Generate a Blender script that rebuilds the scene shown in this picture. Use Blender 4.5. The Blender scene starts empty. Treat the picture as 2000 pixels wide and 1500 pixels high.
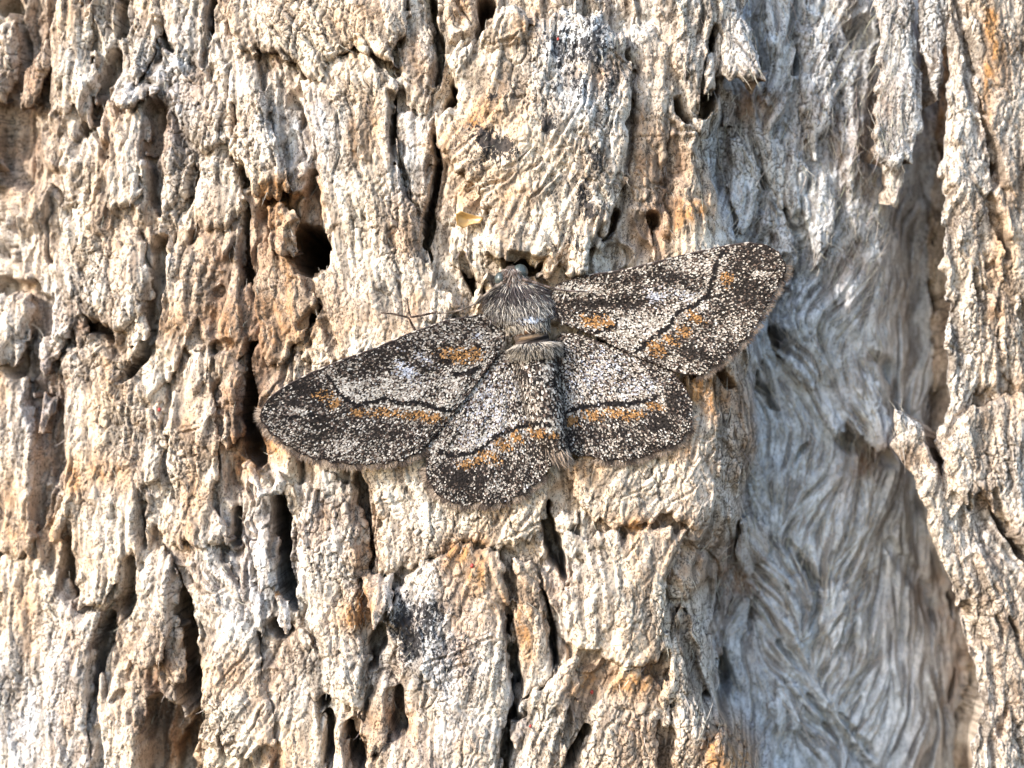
import bpy, math, time
import numpy as np
T0 = time.time()
F = np.float32
rng = np.random.default_rng(11)

# ------------------------------------------------------------------ camera, sky, sun, exposure
# 1 unit = 1 cm (macro photograph: the frame is about 10 cm wide)
sc = bpy.context.scene
sc.unit_settings.scale_length = 0.01
CAMD = 16.0
cam_d = bpy.data.cameras.new('camera')
cam = bpy.data.objects.new('camera', cam_d)
sc.collection.objects.link(cam)
cam.location = (0, -CAMD, 0)
cam.rotation_euler = (math.radians(90), 0, 0)
cam_d.sensor_width = 36.0
cam_d.lens = 36.0 * CAMD / 10.0
cam_d.clip_start = 0.1
cam_d.clip_end = 500.0
cam_d.dof.use_dof = True
cam_d.dof.focus_distance = CAMD - 0.28
cam_d.dof.aperture_fstop = 0.27
sc.camera = cam

SUN = np.array([-0.74, -0.56, 0.46]); SUN /= np.linalg.norm(SUN)
SUN_EL = math.asin(SUN[2]); SUN_ROT = math.atan2(SUN[0], SUN[1])
world = bpy.data.worlds.new('World'); sc.world = world
world.use_nodes = True
wn = world.node_tree.nodes; wl = world.node_tree.links
bg = wn.get('Background') or wn.new('ShaderNodeBackground')
sky = wn.new('ShaderNodeTexSky'); sky.sky_type = 'NISHITA'; sky.sun_disc = False
sky.sun_elevation = SUN_EL; sky.sun_rotation = SUN_ROT
wl.new(sky.outputs[0], bg.inputs[0]); bg.inputs[1].default_value = 0.15
sun_d = bpy.data.lights.new('sun', 'SUN'); sun_d.energy = 2.05; sun_d.angle = math.radians(0.5)
sun_d.color = (1.0, 0.94, 0.86)
sun = bpy.data.objects.new('sun', sun_d); sc.collection.objects.link(sun)
from mathutils import Vector
sun.rotation_euler = Vector(SUN).to_track_quat('Z', 'Y').to_euler()
sun.location = tuple(SUN * 40)
sc.view_settings.view_transform = 'Standard'; sc.view_settings.look = 'None'
sc.view_settings.gamma = 1.0; sc.view_settings.use_curve_mapping = False
sc.view_settings.exposure = 1.76

# ------------------------------------------------------------------ numpy helpers
def pts(px, py, y=0.0):
    """photo pixel -> x, z on the plane at depth y (towards the trunk is +)"""
    k = (CAMD + y) / CAMD
    return (np.asarray(px, float) - 1000) / 200 * k, (750 - np.asarray(py, float)) / 200 * k

_perm = np.random.default_rng(3).permutation(256).astype(np.int32)
_perm = np.concatenate([_perm, _perm, _perm])
_ga = np.random.default_rng(4).uniform(0, 2 * np.pi, 256)
_gx = np.cos(_ga).astype(F); _gz = np.sin(_ga).astype(F)
def pn(x, z, seed=0):
    x = x + seed * 17.31; z = z + seed * 9.73
    xi = np.floor(x).astype(np.int32); zi = np.floor(z).astype(np.int32)
    xf = (x - xi).astype(F); zf = (z - zi).astype(F)
    xi &= 255; zi &= 255
    u = xf * xf * xf * (xf * (xf * 6 - 15) + 10); v = zf * zf * zf * (zf * (zf * 6 - 15) + 10)
    def g(ix, iz, fx, fz):
        h = _perm[_perm[ix] + iz]
        return _gx[h] * fx + _gz[h] * fz
    x1 = (xi + 1) & 255; z1 = (zi + 1) & 255
    a = g(xi, zi, xf, zf); b = g(x1, zi, xf - 1, zf)
    c = g(xi, z1, xf, zf - 1); d = g(x1, z1, xf - 1, zf - 1)
    return ((a + u * (b - a)) + v * ((c + u * (d - c)) - (a + u * (b - a)))) * F(1.5)
def fbm(x, z, seed, octs=3, gain=0.5):
    r = 0; a = 1.0; f = 1.0
    for o in range(octs):
        r = r + a * pn(x * f, z * f, seed + o * 7); a *= gain; f *= 2.03
    return r
_rtab = np.random.default_rng(9).random((256, 4)).astype(F)
def cells(x, z, seed=0):
    """Worley: F1, F2, id hash of the nearest cell"""
    x = (x + seed * 13.7).astype(F); z = (z + seed * 5.3).astype(F)
    xi = np.floor(x).astype(np.int32); zi = np.floor(z).astype(np.int32)
    f1 = np.full(x.shape, 9, F); f2 = np.full(x.shape, 9, F); idn = np.zeros(x.shape, np.int32)
    for dx in (-1, 0, 1):
        for dz in (-1, 0, 1):
            cx = xi + dx; cz = zi + dz
            h = _perm[_perm[cx & 255] + (cz & 255)]
            r = _rtab[h]
            d = np.hypot(cx + F(0.1) + F(0.8) * r[..., 0] - x, cz + F(0.1) + F(0.8) * r[..., 1] - z)
            near = d < f1
            f2 = np.where(near, f1, np.minimum(f2, d))
            f1 = np.where(near, d, f1); idn = np.where(near, h, idn)
    return f1, f2, idn
def sstep(a, b, x):
    t = np.clip((x - a) / (b - a), 0, 1)
    return t * t * (3 - 2 * t)
def blur(a, n):
    """three box passes, about a gaussian of sigma n cells"""
    n = max(1, int(n))
    for _ in range(2):
        for ax in (0, 1):
            p = np.pad(a, [(n + 1, n) if k == ax else (0, 0) for k in (0, 1)], mode='edge')
            c = np.cumsum(p, axis=ax, dtype=np.float64)
            hi = np.take(c, range(2 * n + 1, c.shape[ax]), axis=ax); lo = np.take(c, range(0, c.shape[ax] - 2 * n - 1), axis=ax)
            a = ((hi - lo) / (2 * n + 1)).astype(F)
    return a
def poly_sdf(x, z, poly):
    """signed distance, positive inside"""
    P = np.asarray(poly, float); Q = np.roll(P, -1, 0)
    best = np.full(x.shape, 1e9, F); inside = np.zeros(x.shape, bool)
    for (ax, az), (bx, bz) in zip(P, Q):
        ex, ez = bx - ax, bz - az
        t = np.clip(((x - ax) * ex + (z - az) * ez) / (ex * ex + ez * ez + 1e-12), 0, 1)
        d = (x - ax - t * ex) ** 2 + (z - az - t * ez) ** 2
        best = np.minimum(best, d)
        if az != bz:
            c = ((az > z) != (bz > z)) & (x < (bx - ax) * (z - az) / (bz - az) + ax)
            inside ^= c
    return np.where(inside, 1, -1) * np.sqrt(best)
def line_dist(x, z, line):
    """distance to a polyline and the fraction along it"""
    L = np.asarray(line, float)[:, :2]; n = len(L) - 1
    best = np.full(x.shape, 1e9, F); tt = np.zeros(x.shape, F)
    for k in range(n):
        ax, az = L[k]; ex, ez = L[k + 1] - L[k]
        t = np.clip(((x - ax) * ex + (z - az) * ez) / (ex * ex + ez * ez + 1e-12), 0, 1)
        d = np.hypot(x - ax - t * ex, z - az - t * ez)
        m = d < best; best = np.where(m, d, best); tt = np.where(m, (k + t) / n, tt)
    return best, tt

# ------------------------------------------------------------------ the field grid of the bark
ST = 0.0118
gx = np.arange(-6.6, 6.6001, ST).astype(F); gz = np.arange(-5.0, 5.0001, ST).astype(F)
NX, NZ = len(gx), len(gz)
X, Z = np.meshgrid(gx, gz)                      # [row = z, col = x]

VY = [-300, -50, 100, 230, 300, 400, 480, 740, 900, 1000, 1060, 1150, 1300, 1380, 1440, 1550, 1800]
VL = [1400, 1390, 1397, 1374, 1340, 1390, 1412, 1405, 1414, 1398, 1350, 1318, 1325, 1372, 1425, 1480, 1560]
WY = [-300, -50, 100, 250, 330, 500, 700, 800, 860, 950, 1100, 1200, 1300, 1400, 1500, 1800]
WR = [1860, 1862, 1852, 1852, 1838, 1842, 1846, 1850, 1832, 1838, 1862, 1886, 1908, 1918, 1908, 1930]
def macro_h(px, py, X):
    """large shape of the trunk: height towards the camera"""
    h = -(14.0 - np.sqrt(np.maximum(14.0 ** 2 - (X - 0.3) ** 2, 1)))
    xl = np.interp(py, VY, VL); xr = np.interp(py, WY, WR)
    t = (px - xl) / (xr - xl)
    f = sstep(-0.02, 0.42, t) * (1 - sstep(1.03, 1.1, t))
    top = 1 - sstep(380, 800, py)               # the upper valley lies in two steps
    f = f * (1 - top) + top * (0.45 * sstep(-0.02, 0.12, t) + 0.55 * sstep(0.35, 0.72, t)) * (1 - sstep(1.03, 1.1, t))
    t2 = t / 1.22                                # the floor runs on under the overhanging ridge
    f2 = (0.68 * sstep(-0.02, 0.16, t2) + 0.32 * sstep(0.40, 0.8, t2)) * (1 - sstep(0.92, 1.06, t2))
    f2 = f2 * (1 - top) + top * (0.44 * sstep(-0.02, 0.1, t2) + 0.56 * sstep(0.50, 0.72, t2)) * (1 - sstep(0.92, 1.06, t2))
    dep = np.interp(py, [-300, 300, 700, 900, 1100, 1550], [1.6, 1.8, 1.85, 1.85, 1.9, 2.05])
    h = h - dep * f2
    return h, np.clip(f, 0, 1)
px = 1000 + 200 * X; py = 750 - 200 * Z
h_mac, vf = macro_h(px, py, X)
# features are authored where they lie on the curved trunk
k = CAMD / (CAMD - blur(h_mac.astype(F), 12))
px = (1000 + 200 * X * k).astype(F); py = (750 - 200 * Z * k).astype(F)
WX = fbm(X * 1.3, Z * 0.9, 21, 3); WZ = fbm(X * 1.3, Z * 0.9, 31, 3)
pxw = px + 14 * WX + 5 * pn(X * 6, Z * 5, 41); pyw = py + 14 * WZ + 5 * pn(X * 6, Z * 5, 42)
h_mac, vf = macro_h(pxw, pyw, X); h_mac = h_mac.astype(F); vf = vf.astype(F)
left = (1 - sstep(380, 560, px)).astype(F)
right = sstep(0, 60, px - np.interp(py, WY, WR)).astype(F)
print('fields', round(time.time() - T0, 1))

# grain direction: angle from vertical (degrees, clockwise = top leans right), radius in px
GR = [(960, 310, 62, 70), (1080, 330, 32, 80), (1170, 200, 6, 90), (1150, 450, 18, 70), (900, 200, 20, 60), (680, 300, -12, 90), (700, 520, -14, 90),
      (590, 60, -48, 70), (720, 60, -20, 60), (640, 150, -40, 50), (500, 240, -6, 60), (560, 330, -10, 60), (810, 300, 6, 50), (590, 600, -30, 70),
      (460, 560, 14, 70), (530, 740, 30, 60), (520, 880, -25, 60), (640, 1000, -4, 90), (600, 1200, -14, 80), (460, 1330, 40, 90), (420, 1180, -60, 50),
      (300, 560, 0, 90), (380, 650, 28, 60), (330, 330, 8, 70), (270, 90, 20, 60), (380, 120, -14, 60), (420, 280, 18, 70), (150, 560, -14, 90), (220, 850, 4, 90),
      (150, 920, 24, 60), (110, 1230, 12, 90), (120, 1400, 6, 90), (230, 1250, 22, 60), (380, 850, -6, 60), (300, 1000, 2, 80),
      (900, 1040, 38, 70), (800, 1000, -22, 60), (1010, 1030, 40, 50), (1000, 1120, -38, 60), (860, 1250, 34, 90), (800, 1400, 8, 80), (920, 1420, 14, 70),
      (1250, 960, 46, 70), (1370, 900, 8, 60), (1200, 1100, -8, 80), (1250, 1260, 30, 60), (1330, 1060, 42, 50), (1080, 1360, 24, 60), (1180, 1420, 26, 60), (1240, 1450, 0, 60),
      (1060, 1440, 6, 60), (1340, 1300, -22, 60), (1380, 1180, -20, 60), (1360, 1450, 30, 50),
      (1270, 250, 6, 60), (1340, 100, 10, 60), (1340, 330, -10, 60), (1440, 60, -6, 60), (1440, 130, -40, 40), (1500, 220, 24, 70), (1460, 300, -35, 60), (1560, 300, 6, 70),
      (1600, 120, 24, 80), (1660, 200, 14, 60), (1450, 420, 20, 60), (1540, 430, -30, 60), (1620, 400, 8, 60), (1700, 420, 18, 60), (1780, 420, 26, 60), (1580, 560, 30, 60), (1500, 530, 40, 60),
      (1720, 560, 14, 60), (1800, 560, 10, 50), (1560, 680, -46, 60), (1640, 650, 36, 60), (1600, 740, -24, 60), (1700, 700, -40, 60), (1780, 720, 22, 60), (1500, 780, -36, 60), (1440, 820, -6, 60),
      (1560, 880, 16, 60), (1650, 930, 20, 60), (1700, 830, -14, 50), (1460, 960, -28, 60), (1540, 1000, 24, 60), (1620, 1060, 26, 70), (1720, 1050, 12, 70), (1780, 1000, 6, 60),
      (1450, 1080, -34, 60), (1400, 1050, 20, 50), (1440, 1200, 60, 50), (1500, 1180, -30, 50), (1560, 1120, -40, 60), (1620, 1250, 40, 60), (1700, 1200, 8, 70), (1800, 1200, -8, 70), (1780, 1330, -8, 70),
      (1460, 1330, -12, 60), (1540, 1320, -48, 60), (1600, 1420, -46, 60), (1660, 1330, 42, 60), (1720, 1420, 40, 70), (1820, 1440, 20, 60), (1500, 1450, 30, 50), (1880, 1420, -14, 60),
      (1760, 200, 6, 60), (1830, 80, -40, 40), (1900, 120, -14, 60), (1960, 200, 4, 60), (1880, 350, -24, 60), (1950, 400, -10, 60), (1900, 520, -8, 60), (1960, 650, 0, 70), (1880, 700, 12, 60),
      (1800, 860, -34, 50), (1900, 850, 10, 60), (1960, 900, -10, 60), (1860, 980, -30, 60), (1930, 1080, -36, 70), (1900, 1200, -24, 60), (1960, 1300, -20, 60), (1960, 1450, -6, 60)]
sx = 3; gpx = px[::sx, ::sx]; gpy = py[::sx, ::sx]
c2 = np.full(gpx.shape, 0.10, F); s2 = np.zeros(gpx.shape, F)
for (a, b, ang, rr) in GR:
    w = np.exp(-((gpx - a) ** 2 + ((gpy - b) * 0.8) ** 2) / (2 * (rr * 0.62) ** 2))
    c2 += w * math.cos(math.radians(2 * ang)); s2 += w * math.sin(math.radians(2 * ang))
th = 0.5 * np.arctan2(s2, c2)
th = np.repeat(np.repeat(th, sx, 0), sx, 1)[:NZ, :NX]
wob = 0.35 + 0.25 * vf
th = (th + wob * (0.8 * pn(X * 2.1, Z * 1.6, 51) + 0.45 * pn(X * 5.5, Z * 4, 52)) ).astype(F)
DX = np.sin(th); DZ = np.cos(th)
def lic(noise, L, step=1.0):
    acc = noise.copy(); wsum = 1.0
    jj, ii = np.meshgrid(np.arange(NX, dtype=F), np.arange(NZ, dtype=F))
    for sgn in (1, -1):
        fx = jj.copy(); fz = ii.copy()
        for s in range(L):
            ix = np.clip(fx + F(.5), 0, NX - 1).astype(np.int32); iz = np.clip(fz + F(.5), 0, NZ - 1).astype(np.int32)
            fl = iz * NX + ix
            if s:
                w = 1 - s / L
                acc += w * noise.ravel()[fl.ravel()].reshape(NZ, NX)
                wsum += w
            fx += F(sgn * step) * DX.ravel()[fl.ravel()].reshape(NZ, NX); fz += F(sgn * step) * DZ.ravel()[fl.ravel()].reshape(NZ, NX)
    acc -= acc.mean(); return (acc / acc.std()).astype(F)
n0 = rng.standard_normal((NZ, NX)).astype(F)
L1 = lic(blur(n0, 1), 16, 1.3)
n1 = blur(rng.standard_normal((NZ, NX)).astype(F), 2); n1 /= n1.std()
L2 = lic(n1, 20, 2.0)
n2 = blur(rng.standard_normal((NZ, NX)).astype(F), 5); n2 /= n2.std()
L3 = lic(n2, 20, 3.4)
print('lic', round(time.time() - T0, 1))

# crazing: fine net of cracks stretched along the grain
wa = 0.35 * pn(X * 7, Z * 6, 61); wb = 0.35 * pn(X * 7, Z * 6, 62)
ca, sa = np.cos(th * 0.7), np.sin(th * 0.7)
U = X * ca - Z * sa; V = X * sa + Z * ca
f1, f2, cid = cells(X * 14 + wa * 2.6, Z * 8.5 + wb * 2.6, 1)
craze = 1 - sstep(0.01, 0.17, f2 - f1)
f1b, f2b, cidb = cells(X * 28 + wa * 5 + L1 * .1, Z * 18 + wb * 5, 2)
craze2 = 1 - sstep(0.02, 0.26, f2b - f1b)
crazeamp = sstep(-0.3, 0.6, pn(X * 1.2, Z * 1.0, 63) + 0.35 * pn(X * 3.1, Z * 2.5, 64)).astype(F)
topm = (1 - sstep(450, 780, py)).astype(F); vd = vf * (1 - .6 * topm)
flat = 1 - 0.8 * sstep(0.2, 0.6, vd)
lump = 0.045 * pn(X * 3.3, Z * 2.2, 71) + 0.013 * pn(X * 7, Z * 5, 72) + 0.006 * pn(X * 15, Z * 11, 73)
ridged = (1 - np.abs(pn(X * 2.5 + 0.7 * WX, Z * 0.55 + WZ, 74))) ** 3 + .28 * (1 - np.abs(pn(X * 7 + 0.9 * WX, Z * 1.5 + WZ, 75))) ** 3
wr1 = 1 - 2.4 * np.abs(pn(X * 10 + 3 * wa + .12 * L3, Z * 5.5 + 3 * wb, 76)); wr2 = 1 - 2.4 * np.abs(pn(X * 22 + 5 * wa + .12 * L2, Z * 13 + 5 * wb, 77))
wr = (flat * (.006 * wr1 + .007 * wr2)).astype(F)
detail = (lump + wr + (0.0050 + .009 * vd) * L1 + (0.0050 + 0.017 * vd) * L2 + (0.007 + 0.026 * vd) * L3
          - flat * (0.45 + 0.55 * crazeamp) * (0.020 * craze + 0.014 * craze2)
          + flat * 0.012 * (_rtab[cid][..., 2] - 0.5)).astype(F)
detail0 = (lump * .8 + .007 * wr1 + .007 * wr2 + .005 * L1 + .007 * L2 + .008 * L3 - (0.45 + 0.55 * crazeamp) * (0.018 * craze + 0.010 * craze2)).astype(F)
# shallow grooves across the plates
GV = [([(1150, 130), (1143, 180), (1136, 224)], 5, .09), ([(1063, 150), (1060, 190), (1062, 215)], 4, .07), ([(1128, 214), (1100, 262), (1070, 308), (1017, 352)], 6, .10), ([(1138, 262), (1110, 310), (1080, 352), (1028, 395)], 5, .09), ([(1122, 304), (1095, 350), (1070, 385)], 4, .07),
      ([(1170, 415), (1155, 455), (1140, 495)], 6, .09), ([(1108, 435), (1096, 470), (1086, 500)], 6, .10), ([(1205, 150), (1200, 230), (1180, 290), (1172, 330)], 4, .07), ([(1010, 340), (980, 362), (940, 372)], 5, .08), ([(1040, 300), (1000, 330), (960, 340)], 4, .06), ([(935, 85), (960, 100), (1000, 90), (1030, 60)], 4, .08), ([(900, 250), (880, 230)], 4, .05),
      ([(958, 1013), (945, 1040), (930, 1066)], 4, .08), ([(902, 1003), (900, 1059)], 4, .07), ([(1060, 1020), (1020, 1035), (986, 1052)], 5, .08), ([(1245, 1045), (1217, 1087), (1182, 1101)], 4, .08), ([(1264, 950), (1235, 955), (1208, 968)], 4, .08), ([(1369, 934), (1340, 965), (1307, 981)], 4, .07), ([(1390, 870), (1360, 920), (1340, 940)], 4, .06), ([(1180, 960), (1150, 980)], 4, .05),
      ([(522, 1372), (505, 1410), (480, 1440), (432, 1456)], 5, .12), ([(510, 1230), (470, 1290), (430, 1330)], 4, .06), ([(500, 1290), (460, 1340), (425, 1380)], 4, .06), ([(830, 1290), (900, 1270), (960, 1240)], 5, .08), ([(815, 1330), (880, 1300), (930, 1290)], 5, .08), ([(820, 1300), (818, 1380)], 4, .08), ([(870, 1190), (850, 1240)], 4, .06), ([(1160, 1250), (1190, 1290), (1240, 1300)], 4, .08), ([(1110, 1130), (1120, 1200), (1112, 1250)], 4, .07),
      ([(590, 60), (620, 100), (640, 120)], 4, .07), ([(520, 40), (560, 90)], 4, .06), ([(690, 20), (690, 60), (720, 90)], 4, .07), ([(660, 200), (665, 280), (650, 360)], 3, .05), ([(720, 240), (730, 330), (760, 420)], 3, .05), ([(690, 420), (700, 520), (690, 620)], 3, .05), ([(505, 180), (530, 280), (545, 360)], 4, .08), ([(480, 170), (490, 260), (510, 350)], 3, .05),
      ([(120, 410), (135, 470), (140, 520)], 3, .06), ([(350, 845), (400, 830)], 3, .07), ([(350, 892), (395, 885)], 3, .08), ([(372, 990), (350, 1040)], 3, .05), ([(230, 950), (226, 1040)], 3, .05), ([(1750, 60), (1740, 140), (1750, 230)], 3, .05), ([(1770, 120), (1760, 200)], 3, .05), ([(1640, 1180), (1660, 1230)], 3, .05), ([(1930, 60), (1960, 140), (1990, 210)], 6, .10), ([(1960, 40), (1975, 110)], 5, .08), ([(1910, 830), (1930, 900)], 4, .07), ([(1960, 820), (1965, 920), (1950, 980)], 4, .07)]
for line, w, dep in GV:
    L = np.asarray(line, float)
    cols = np.where((gx * 200 + 1000 > L[:, 0].min() - 70) & (gx * 200 + 1000 < L[:, 0].max() + 70))[0]; rows = np.where((750 - gz * 200 > L[:, 1].min() - 70) & (750 - gz * 200 < L[:, 1].max() + 70))[0]
    S = np.s_[rows[0]:rows[-1] + 1, cols[0]:cols[-1] + 1]
    d, t = line_dist(pxw[S] - 9 * WX[S], pyw[S] - 9 * WZ[S], line)
    d = np.maximum(d + .8 * L2[S] + 2 * pn(X[S] * 9, Z[S] * 7, 44), 0)
    w_ = .7 * w * (.45 + .55 * np.sin(np.pi * np.clip(t, .05, .95)))
    dep = dep * (.25 + .55 * sstep(-.4, .4, pn(X[S] * 5, Z[S] * 5, 45)))
    detail[S] -= (dep * (1 - sstep(.4 * w_, 1.6 * w_, d)) - .25 * dep * (1 - sstep(1.6 * w_, 4.5 * w_, d))).astype(F)
# platelets of the older bark between the big plates
c1, c2_, i1 = cells(X * 2.3 + 0.5 * WX + 0.12 * pn(X * 6, Z * 4, 81), Z * 0.45 + 0.45 * WZ + 0.1 * pn(X * 6, Z * 4, 82), 3)
d1, d2_, i2 = cells(X * 5.6 + 0.8 * WX + 0.2 * pn(X * 9, Z * 7, 83), Z * 1.5 + 0.8 * WZ + 0.2 * pn(X * 9, Z * 7, 84), 4)
rough = (1 - 0.75 * sstep(0.1, 0.6, vf)) + .55 * sstep(.3, .5, vf) * (1 - sstep(.5, .75, vf)) * (1 - sstep(450, 750, py))
platelet = (0.14 * (_rtab[i1][..., 2] - 0.5) - 0.12 * (1 - sstep(0.0, 0.13, c2_ - c1)) * sstep(-.3, .4, pn(X * 1.5, Z, 85)) + 0.05 * (_rtab[i2][..., 3] - 0.5)
            - 0.06 * sstep(-.2, .5, pn(X * 2, Z * 1.4, 86)) * (1 - sstep(0, 0.18, d2_ - d1)) + 0.05 * (d1 - 0.5)).astype(F) * rough

# cracks, pits and holes: (polyline px, half widths px, depth)
CR = [([(343, 1108), (350, 1160), (358, 1220), (366, 1275), (360, 1325), (374, 1375), (388, 1412)], [3, 13, 20, 24, 26, 22, 14], 1.0),
      ([(300, 1400), (320, 1440), (330, 1520)], [40, 50, 60], 0.45), ([(380, 1405), (372, 1440), (345, 1490), (340, 1540)], [14, 20, 26, 30], 0.8),
      ([(541, 965), (546, 1010), (549, 1060), (552, 1110), (560, 1165), (572, 1190)], [6, 14, 16, 15, 14, 5], 0.75),
      ([(483, 720), (482, 770), (486, 830), (492, 880), (500, 905)], [5, 10, 13, 20, 12], 0.75),
      ([(30, 560), (70, 590), (78, 640), (40, 700), (70, 760), (92, 830), (94, 890), (80, 960), (72, 1035)], [8, 18, 24, 26, 30, 30, 28, 22, 8], 0.26),
      ([(600, 468), (604, 500)], [34, 36], 1.9), ([(610, 350), (606, 440)], [12, 24], 0.16), ([(540, 400), (555, 450)], [36, 34], 0.12),
      ([(128, 1052), (126, 1110), (133, 1160)], [4, 11, 9], 0.5), ([(281, 990), (279, 1030), (284, 1070)], [7, 9, 4], 0.4),
      ([(256, 1100), (252, 1150), (243, 1190)], [10, 14, 12], 0.4),
      ([(206, 1205), (196, 1260), (186, 1310), (183, 1370)], [10, 16, 14, 7], 0.5), ([(236, 1350), (228, 1370)], [6, 8], 0.35),
      ([(222, 110), (212, 140), (190, 180), (178, 235), (168, 255)], [10, 15, 15, 16, 9], 0.35), ([(302, 215), (300, 290), (306, 350), (310, 420)], [20, 16, 14, 6], 0.32),
      ([(378, 330), (376, 400)], [8, 10], 0.4), ([(474, 330), (476, 350)], [8, 10], 0.4), ([(312, 470), (306, 530), (298, 600), (290, 650), (275, 700), (240, 740)], [10, 14, 14, 16, 14, 6], 0.42),
      ([(150, 660), (170, 632), (200, 645), (215, 665)], [12, 16, 12, 6], 0.4), ([(352, 460), (346, 480)], [7, 9], 0.4),
      ([(0, 560), (60, 560)], [14, 12], 0.25), ([(240, 300), (300, 70), (312, 40)], [3, 4, 6], 0.15), ([(240, 60), (243, 0)], [9, 10], 0.4), ([(415, 0), (410, 60), (400, 130)], [7, 6, 4], 0.35),
      ([(310, 50), (322, 85), (340, 95)], [7, 8, 6], 0.35), ([(0, 10), (10, 0)], [14, 18], 0.6), ([(60, -40), (62, 100), (50, 200), (30, 280), (45, 330)], [50, 40, 44, 50, 40], 0.22),
      ([(590, 640), (608, 625), (625, 600)], [6, 8, 5], 0.45), ([(478, 400), (476, 500), (482, 580), (492, 640), (480, 720)], [4, 6, 8, 10, 8], 0.4), ([(425, 680), (450, 672)], [12, 10], 0.35),
      ([(850, 265), (852, 320), (842, 375), (836, 430), (826, 480), (834, 510)], [5, 8, 10, 10, 10, 7], 0.55), ([(838, 0), (842, 40), (858, 80), (858, 120), (846, 165)], [8, 8, 7, 6, 6], 0.4),
      ([(768, 190), (768, 280), (790, 350), (802, 395)], [7, 8, 6, 5], 0.3), ([(952, 5), (948, 40), (930, 62)], [14, 16, 8], 0.6), ([(886, 160), (892, 185), (878, 205)], [8, 10, 8], 0.35),
      ([(1000, 512), (1045, 524), (1070, 520)], [12, 16, 10], 0.55), ([(905, 500), (912, 530), (930, 570)], [8, 10, 10], 0.45), ([(1176, 460), (1190, 440), (1200, 415)], [8, 9, 6], 0.35), ([(1270, 420), (1278, 460), (1280, 520)], [5, 6, 6], 0.3),
      ([(1068, 985), (1074, 1040), (1086, 1090), (1100, 1130)], [8, 13, 16, 10], 0.55), ([(1058, 1160), (1070, 1205), (1078, 1250), (1088, 1310)], [7, 10, 7, 4], 0.55),
      ([(992, 1212), (998, 1260), (1004, 1300), (1008, 1350), (994, 1410), (985, 1470), (984, 1540)], [4, 8, 11, 10, 9, 9, 9], 0.5), ([(1110, 1500), (1135, 1460), (1150, 1430)], [10, 12, 8], 0.5),
      ([(1398, 60), (1394, 110), (1386, 175), (1372, 225)], [5, 9, 13, 9], 0.6), ([(1325, 195), (1340, 235)], [6, 8], 0.35), ([(1298, 470), (1278, 460)], [3, 6], 0.2),
      ([(1478, 730), (1490, 755), (1506, 785), (1522, 805)], [7, 9, 8, 3], 0.28), ([(1402, 728), (1416, 752)], [6, 7], 0.25), ([(1510, 650), (1525, 690)], [8, 10], 0.35), ([(1535, 500), (1542, 540)], [6, 8], 0.3),
      ([(1560, 905), (1574, 870)], [5, 7], 0.2), ([(1330, 1185), (1338, 1240), (1356, 1300), (1384, 1368)], [5, 10, 9, 4], 0.45), ([(1412, 1290), (1420, 1340), (1412, 1400)], [8, 12, 8], 0.4), ([(1470, 1235), (1480, 1160)], [4, 6], 0.2),
      ([(1580, 1360), (1640, 1430), (1700, 1510)], [9, 13, 12], 0.28), ([(1640, 1395), (1700, 1470)], [6, 9], 0.22), ([(1520, 1255), (1560, 1310)], [6, 8], 0.22), ([(1545, 1060), (1590, 1140)], [5, 7], 0.22),
      ([(1735, 1060), (1770, 1110), (1800, 1150), (1830, 1230)], [16, 20, 22, 18], 0.16), ([(1690, 700), (1720, 730)], [14, 16], 0.3), ([(1560, 90), (1548, 140)], [5, 8], 0.25), ([(1535, 170), (1545, 100)], [5, 5], 0.2),
      ([(1450, 330), (1480, 370), (1485, 400)], [14, 16, 12], 0.08), ([(1660, 60), (1670, 100)], [14, 16], 0.35), ([(1640, 860), (1690, 870), (1730, 900)], [16, 22, 16], 0.3),
      ([(1890, 250), (1910, 275), (1935, 300), (1938, 360)], [6, 10, 9, 7], 0.35), ([(1930, 380), (1950, 430), (1975, 500)], [6, 8, 7], 0.3), ([(1990, 580), (2010, 620)], [8, 12], 0.4), ([(1880, 540), (1893, 590)], [8, 10], 0.3), ([(1870, 790), (1882, 770)], [8, 8], 0.4),
      ([(1935, 960), (1950, 1010), (1975, 1060), (2000, 1090)], [6, 7, 7, 6], 0.3), ([(1885, 1180), (1895, 1210)], [12, 14], 0.5), ([(1900, 1340), (1905, 1390)], [12, 16], 0.4), ([(1930, 1190), (1965, 1230)], [6, 8], 0.3), ([(1840, 950), (1850, 980)], [6, 7], 0.25),
      ([(730, 1300), (738, 1260), (745, 1230)], [8, 12, 8], 0.4), ([(690, 1420), (692, 1460), (705, 1500)], [14, 16, 14], 0.6), ([(630, 1310), (622, 1345), (630, 1370)], [6, 13, 9], 0.6), ([(640, 1395), (645, 1480)], [9, 10], 0.4),
      ([(700, 940), (700, 990), (712, 1060), (720, 1110)], [14, 18, 18, 14], 0.3), ([(455, 1060), (462, 1000)], [8, 7], 0.4), ([(540, 1215), (552, 1235)], [12, 14], 0.5), ([(620, 965), (628, 1010)], [5, 5], 0.15), ([(770, 1360), (785, 1420)], [16, 18], 0.3),
      ([(1010, 560), (1110, 560)], [6, 6], 0.0)]
crack = np.zeros_like(X); DEEP = 1.7
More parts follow.
